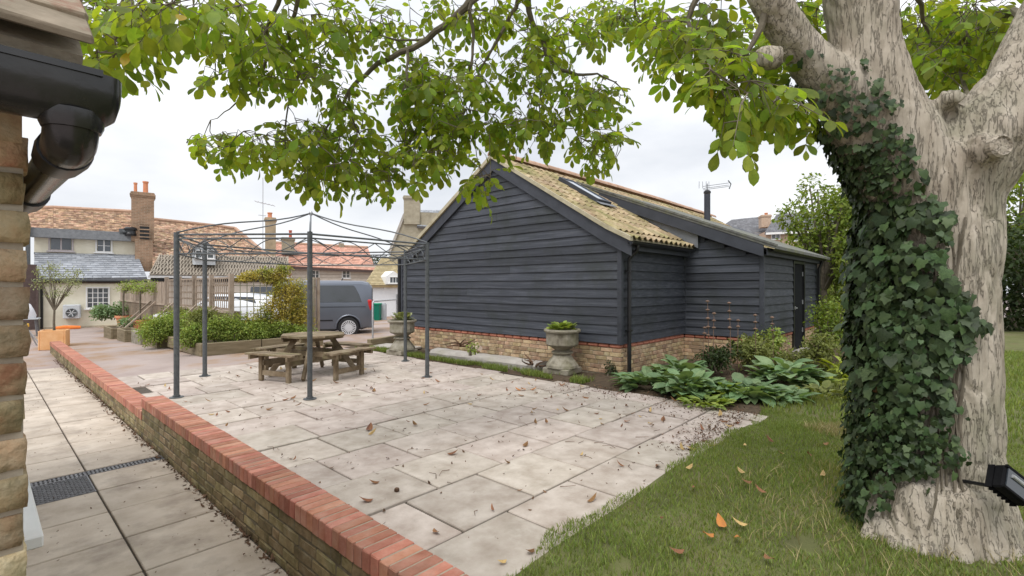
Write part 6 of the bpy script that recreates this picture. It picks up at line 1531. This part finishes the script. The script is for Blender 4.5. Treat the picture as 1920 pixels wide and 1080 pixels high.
# ================================================================== BACKDROP TREES AND HEDGES
def big_tree(px, D, ztop, zbot, rx, n, size, mat, label, seed, group='trees and bushes beyond the garden', h0=0, th=None, name='tree', yb=None):
    c = W(px, 600, D); b = Vector((c.x, c.y, -.2)); k = random.Random(seed); bl = []
    for i in range(14):
        t = k.random(); bl.append((k.uniform(-.62, .62)*rx, k.uniform(-.62, .62)*rx, zbot+(ztop-zbot)*t+.2, rx*k.uniform(.28, .45), rx*k.uniform(.28, .45), (ztop-zbot)*k.uniform(.14, .24)))
    return mk_plant(name, b, bl, n, size, mat, label, 'tree' if th else 'bush', group, seed, trunk_h=th, trunk_r=.09 if th else .05, shell=.4)
big_tree(1545, 13.5, 4.3, 1.5, 1.25, 5200, .13, bgleaf_m, 'light green small tree rising between the barn end and the ivy trunk', 81, th=1.6)
big_tree(1480, 20.5, 3.4, .3, 1.5, 3600, .14, bgleaf_m, 'feathery green bush behind the lean-to roof', 82)
big_tree(1565, 16.5, 3.3, .2, 1.5, 3800, .14, fern_m, 'olive bush behind the barn end', 83)
big_tree(1600, 12.5, 2.6, .0, 1.0, 2600, .12, bgleaf_m, 'mid green bush half hidden by the ivy trunk', 84)
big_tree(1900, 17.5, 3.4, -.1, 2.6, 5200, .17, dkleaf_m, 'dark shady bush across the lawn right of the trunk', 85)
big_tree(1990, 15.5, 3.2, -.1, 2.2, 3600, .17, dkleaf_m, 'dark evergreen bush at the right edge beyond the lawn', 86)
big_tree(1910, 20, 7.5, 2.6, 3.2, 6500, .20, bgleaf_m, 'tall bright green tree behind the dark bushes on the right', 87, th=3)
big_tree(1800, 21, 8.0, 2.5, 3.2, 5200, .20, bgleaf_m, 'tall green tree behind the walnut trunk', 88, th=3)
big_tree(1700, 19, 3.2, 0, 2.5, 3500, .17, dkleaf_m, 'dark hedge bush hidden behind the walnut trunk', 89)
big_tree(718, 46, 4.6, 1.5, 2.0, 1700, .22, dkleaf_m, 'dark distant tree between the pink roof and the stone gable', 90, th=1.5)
for i in range(7):
    x = 22+i*5.5; y = -19+rnd.uniform(-2, 2)
    bl = [(rnd.uniform(-2, 2), rnd.uniform(-1.5, 1.5), rnd.uniform(.6, 4.5), 1.5, 1.5, 1.2) for _ in range(12)]
    mk_plant('tree', (x, y, -.2), bl, 2200, .2, dkleaf_m if i % 2 else bgleaf_m, ['first', 'second', 'third', 'fourth', 'fifth', 'sixth', 'seventh'][i]+' tree of the belt closing the lawn beyond the dark bushes', 'tree', 'tree belt behind the lawn', 100+i, trunk_h=1.5, trunk_r=.1, shell=.4)
for i in range(6):
    x = 22+i*6.5; y = 3.0+i*1.5
    bl = [(rnd.uniform(-2.5, 2.5), rnd.uniform(-1.5, 1.5), rnd.uniform(.4, 2.2), 1.5, 1.5, .8) for _ in range(10)]
    mk_plant('hedge_bush', (x, y, -.2), bl, 1800, .18, bgleaf_m, ['nearest', 'second', 'third', 'fourth', 'fifth', 'farthest'][i]+' hedge bush in the row behind the barn end', 'bush', 'hedge row behind the barn', 120+i, shell=.4)

# ================================================================== GRASS
def blades(name, P, hts, mat, wd=.0035, lean=.5, seed=0):
    r_ = np.random.RandomState(seed); n = len(P); a = r_.uniform(0, 2*np.pi, n); b = r_.uniform(0, 2*np.pi, n); ln = hts*r_.uniform(.1, lean, n)
    sx_ = np.stack([np.cos(a), np.sin(a), np.zeros(n)], 1)*(wd*r_.uniform(.6, 1.4, n))[:, None]; ld = np.stack([np.cos(b), np.sin(b), np.zeros(n)], 1)*ln[:, None]
    up = np.zeros((n, 3)); up[:, 2] = hts
    v = np.stack([P-sx_, P+sx_, P+sx_*.7+up*.55+ld*.35, P-sx_*.7+up*.55+ld*.35, P+up*.95+ld], 1).reshape(-1, 3)
    i = np.arange(n)*5; F = np.concatenate([np.stack([i, i+1, i+2], 1), np.stack([i, i+2, i+3], 1), np.stack([i+3, i+2, i+4], 1)])
    return bigmesh(name, v, F, mat)
def lawn_pts(n, x0, x1, y0, y1, seed, edge=True):
    r_ = np.random.RandomState(seed); P = np.zeros((n, 3)); P[:, 0] = r_.uniform(x0, x1, n); P[:, 1] = r_.uniform(y0, y1, n)
    if edge: keep = P[:, 1] < LAWN_Y + .05 + .06*np.sin(P[:, 0]*3.1) + .04*np.sin(P[:, 0]*8.7); P = P[keep]
    P[:, 2] = [lawn_z(a, b) for a, b in P[:, :2]]
    # keep what the photograph could see, with a wide margin
    D = P[:, 0]*FW[0]+P[:, 1]*FW[1]; Rr = P[:, 0]*RT[0]+P[:, 1]*RT[1]; return P[(D > .6) & (np.abs(Rr) < D*1.45+.6)]
P = lawn_pts(190000, .9, 6.5, -3.2, 1.9, 1); q = np.array([noise.noise(Vector((x*1.9, y*1.9, 0))) for x, y in P[:, :2]]); kq = np.array([noise.noise(Vector((x*2.7+9, y*2.7, 2)))+.5*noise.noise(Vector((x*8, y*8, 5))) for x, y in P[:, :2]]) < .46+.25*np.random.RandomState(9).rand(len(P)); P = P[kq]; q = q[kq]
tag(add('grass', blades('grass', P, .016+.022*(q+.4).clip(0, 1)+.012*np.random.RandomState(3).rand(len(P)), grass_m, .0026, .9)), 'short green lawn grass under the walnut tree', 'grass', kind='stuff')
P = lawn_pts(90000, 6.5, 16, -9, 1.9, 2); tag(add('grass', blades('grass', P, .05+.03*np.random.RandomState(4).rand(len(P)), grass_m, .006)), 'lawn grass stretching away beyond the trunk', 'grass', kind='stuff')
P = lawn_pts(60000, 1.5, 7, -3, 1.8, 5); rr_ = np.array([noise.noise(Vector((x*1.1+5, y*1.1, 3))) for x, y in P[:, :2]]); dt = np.hypot(P[:, 0]-3.85, P[:, 1]-.2); P = P[(rr_ > .32) | ((dt < 1.1) & (np.random.RandomState(2).rand(len(P)) < .14))]
tag(add('dry_grass', blades('dry_grass', P[:9000], .05+.05*np.random.RandomState(6).rand(len(P[:9000])), straw_m, .0022, 1.6)), 'straw-coloured dry grass around the foot of the trunk', 'grass', kind='stuff')
# mossy weeds in the strip along the barn
n = 9000; r_ = np.random.RandomState(8); P = np.zeros((n, 3)); P[:, 1] = r_.uniform(4.3, 11.0, n); P[:, 0] = 6.28+np.abs(r_.normal(0, .16, n)); P[:, 2] = .0
kp = np.array([noise.noise(Vector((x*3, y*2, 0))) for x, y in P[:, :2]]) > -.15; P = P[kp]
tag(add('verge_weeds', blades('verge_weeds', P, .05+.05*r_.rand(len(P)), grass_m, .006, .9)), 'thin mossy weeds along the patio edge below the barn', 'weeds', kind='stuff')

# ================================================================== FALLEN LEAVES AND LITTER
DV, DF = leaf_tpl(.55, 4, -.22, -.35)
lm_b = MB().add(DV, DF).mesh('fallen_leaf', brown_m, smooth=True); lm_o = MB().add(DV, DF).mesh('fallen_leaf', oleaf_m, smooth=True); lm_y = MB().add(DV, DF).mesh('fallen_leaf', M_('buff_leaf', [(.42, .27, .10), (.55, .40, .18)], rand=.2), smooth=True)
def fl(px, py, s, m, label, group, z=None, rz=None, cat='leaf'):
    p = onz(px, py); zz = (lawn_z(p.x, p.y)+.035 if p.y < LAWN_Y+.02 else .006) if z is None else z
    p = onz(px, py, zz)
    return tag(add('fallen_leaf', m, None, (p.x, p.y, zz+.012), rot=(rnd.uniform(-.08, .08), rnd.uniform(-.1, .1), rnd.uniform(0, 6.28) if rz is None else rz), scale=(s, s, s)), label, cat, group)
fl(1358, 992, .10, lm_o, 'largest orange and yellow fallen leaf on the grass left of the trunk', 'fallen leaves on the lawn', rz=-.9)
fl(1338, 1004, .09, lm_o, 'narrow orange fallen leaf touching the largest one from below', 'fallen leaves on the lawn', rz=1.2)
fl(1382, 1006, .07, lm_o, 'small orange fallen leaf right below the largest one', 'fallen leaves on the lawn', rz=2)
fl(1402, 986, .09, lm_y, 'pale brown curled leaf right of the largest orange leaf', 'fallen leaves on the lawn', rz=.5)
fl(1283, 1034, .09, lm_b, 'brown fallen leaf on the grass below the orange group', 'fallen leaves on the lawn')
fl(1434, 1042, .08, lm_b, 'reddish brown leaf on the grass, right-hand and lowest', 'fallen leaves on the lawn')
fl(1410, 905, .09, lm_b, 'brown leaf upright in the grass midway up the lawn', 'fallen leaves on the lawn')
fl(1438, 926, .08, lm_b, 'brown leaf pair on the grass toward the trunk', 'fallen leaves on the lawn')
fl(1286, 880, .07, lm_y, 'pale leaf on the grass near the slab edge', 'fallen leaves on the lawn')
fl(1305, 842, .11, lm_y, 'buff yellow leaf at the edge of the slabs by the litter heap', 'fallen leaves on the patio')
fl(690, 808, .12, lm_b, 'big reddish brown leaf lying on the middle of the patio', 'fallen leaves on the patio', rz=-.8)
fl(838, 852, .10, lm_b, 'long brown curled leaf with stalk on the middle right of the patio', 'fallen leaves on the patio')
fl(782, 798, .08, lm_b, 'flat rust-coloured leaf right of the big reddish one', 'fallen leaves on the patio')
fl(712, 905, .08, lm_b, 'brown leaf with a long stalk near the coping', 'fallen leaves on the patio')
fl(700, 938, .10, lm_b, 'dark crumpled leaf just above the near red coping', 'fallen leaves on the patio')
fl(950, 1053, .06, lm_y, 'small yellow leaf at the bottom middle of the slabs', 'fallen leaves on the patio')
fl(1002, 1032, .07, lm_b, 'dark brown leaf beside the small yellow one at the bottom', 'fallen leaves on the patio')
for (px, py) in ((985, 730), (978, 732), (994, 731), (700, 735), (697, 728), (826, 716)):
    fl(px, py, .10, lm_o if px > 900 else lm_b, {985: 'middle curled orange leaf of a cluster before the near urn', 978: 'left curled orange leaf of a cluster before the near urn', 994: 'right curled orange leaf of a cluster before the near urn', 700: 'curled brown leaf on the slabs right of the middle gazebo post', 697: 'second curled brown leaf, just behind another right of the gazebo post', 826: 'curled brown leaf on the slabs by the right gazebo post'}[px], 'curled leaves far on the patio')
k = random.Random(77); G1 = 'small brown leaves scattered over the patio slabs'
for i in range(110):
    for _ in range(50):
        x, y = k.uniform(1.7, 6.2), k.uniform(1.75, 9.8)
        if k.random() < (.25 + .75*(x > 4.2 and y < 5)): break
    o = tag(add('fallen_leaf', [lm_b, lm_b, lm_b, lm_y][k.randrange(4)], None, (x, y, .014), rot=(k.uniform(-.3, .3), k.uniform(-.5, .5), k.uniform(0, 6.3))), 'small curled brown leaf scattered on the patio slabs', 'leaf', G1); s = k.uniform(.045, .10); o.scale = (s*k.uniform(.5, 1), s, s)
for i in range(22):
    x, y = k.uniform(2.5, 5.5), k.uniform(-.8, 1.5); o = tag(add('fallen_leaf', [lm_b, lm_y][k.randrange(2)], None, (x, y, lawn_z(x, y)+.045), rot=(k.uniform(-.4, .4), k.uniform(-.5, .5), k.uniform(0, 6.3))), 'small brown leaf lying in the lawn grass', 'leaf', 'small brown leaves in the lawn'); s = k.uniform(.05, .09); o.scale = (s*.8, s, s)
# litter: crumbs, nut husks and twigs, denser by the bed and walls
n = 2800; r_ = np.random.RandomState(12); P = np.zeros((n, 3)); a = n//4
P[:a, 0] = r_.uniform(1.6, 6.2, a); P[:a, 1] = r_.uniform(1.7, 10, a)
P[a:2*a, 0] = 6.25-np.abs(r_.normal(0, .40, a)); P[a:2*a, 1] = r_.uniform(1.7, 4.6, a)
P[2*a:3*a, 0] = r_.uniform(4.2, 6.25, a); P[2*a:3*a, 1] = 1.80+np.abs(r_.normal(0, .18, a))
P[3*a:, 0] = 6.22+np.abs(r_.normal(0, .12, n-3*a)); P[3*a:, 1] = r_.uniform(1.9, 10, n-3*a)
P[:, 2] = .006
tag(add('leaf_litter', scatter('leaf_litter', DV, DF, P, rotmats(np.stack([r_.uniform(-.5, .5, n), r_.uniform(-.5, .5, n), r_.uniform(0, 6.3, n)], 1)), r_.uniform(.09, .19, n)**2, debris_m)), 'dark crumbs of leaf litter on the slabs and along the bed', 'leaf litter', kind='stuff')
# joint debris and moss along the foot of the low wall on the path
n = 1500; P = np.zeros((n, 3)); P[:, 0] = 1.28-np.abs(r_.normal(0, .035, n)); P[:, 1] = r_.uniform(1.5, 16, n); P[:, 2] = -.244; P[:500, 0] = r_.uniform(.1, 1.25, 500)
tag(add('leaf_litter', scatter('leaf_litter', DV, DF, P, rotmats(np.stack([r_.uniform(-.5, .5, n), r_.uniform(-.5, .5, n), r_.uniform(0, 6.3, n)], 1)), np.where(np.arange(n) < 500, r_.uniform(.006, .02, n), r_.uniform(.01, .045, n)), debris_m)), 'dark leaf crumbs gathered on the path at the foot of the low wall', 'leaf litter', kind='stuff')
tg = MB()
for i in range(60):
    x, y = k.uniform(1.8, 6.1), k.uniform(1.8, 8); a = k.uniform(0, 6.3); L_ = k.uniform(.05, .16); p = Vector((x, y, .008)); tg.tube([p, p+Vector((math.cos(a)*L_*.5, math.sin(a)*L_*.5, .008)), p+Vector((math.cos(a+.4)*L_, math.sin(a+.4)*L_, .0))], [.0028, .0022, .0014], 4)
tag(add('twigs', tg.mesh('twigs', debris_m)), 'thin broken twigs and leaf stalks scattered on the slabs', 'twigs', kind='stuff')
for i, (px, py) in enumerate(((744, 923),)):
    p = onz(px, py); m_ = MB().lathe((0, 0, 0), [(.004, -.018), (.017, -.01), (.02, 0), (.016, .012), (.003, .018)], 10).mesh('walnut', debris_m, smooth=True); tag(add('walnut', m_, None, (p.x, p.y, .018)), 'fallen dark walnut husk on the slab near the coping', 'nut')

# ================================================================== FLOODLIGHT by the trunk foot
fp = W(1896, 910, 2.5); fd = empty('floodlight', (fp.x, fp.y, lawn_z(fp.x, fp.y))); tag(fd, 'tilted black floodlight on the grass right of the trunk foot', 'floodlight')
Mr = Matrix.Rotation(R(42.5-90), 3, 'Z') @ Matrix.Rotation(R(38), 3, 'Y') @ Matrix.Rotation(R(-25), 3, 'X')
hz = fp.z-fd.location.z
bx_ = add('housing', MB().box((0, 0, 0), (.17, .05, .13), M=None).mesh('housing', M_('matte_black', [(.006, .006, .007), (.012, .012, .013)], rough=.85, spec=.08, rand=0), bevel=.008), fd, (0, 0, hz), rot=Mr.to_euler())
add('lamp_glass', MB().box((0, -.030, 0), (.145, .006, .105)).mesh('lamp_glass', cglass), bx_); add('bezel', MB().box((0, -.03, .058), (.17, .012, .012)).box((0, -.03, -.058), (.17, .012, .012)).mesh('bezel', MATS['matte_black']), bx_)
add('reflector_tube', MB().tube([(-.05, -.036, .02), (.05, -.036, .02)], .010, 8).mesh('reflector_tube', galv_m), bx_)
for q in range(7): add('cooling_fin', MB().box((-.08+q*.027, .04, 0), (.006, .03, .13)).mesh('cooling_fin', MATS['matte_black']), bx_)
add('bracket', MB().tube([(-.0, .0, hz), tuple(RTv*-.03+FWv*.06+Vector((0, 0, hz-.03))), tuple(RTv*-.07+FWv*.22+Vector((0, 0, hz-.06)))], .010, 6).mesh('bracket', blk_m), fd)
for q, (px, Y, lab) in enumerate(((465, 12.62, 'bright green low plants between the two gazebo posts, at the front of the raised bed'), (560, 12.66, 'green plants at the right end of the raised bed below the climber'), (375, 12.9, 'green plants at the left corner of the raised bed by the rear gazebo post'))):
    shr(lab, px, 626, DY(px, Y), .5, .2, .26, 2300, .055, shrub_m, 140+q)
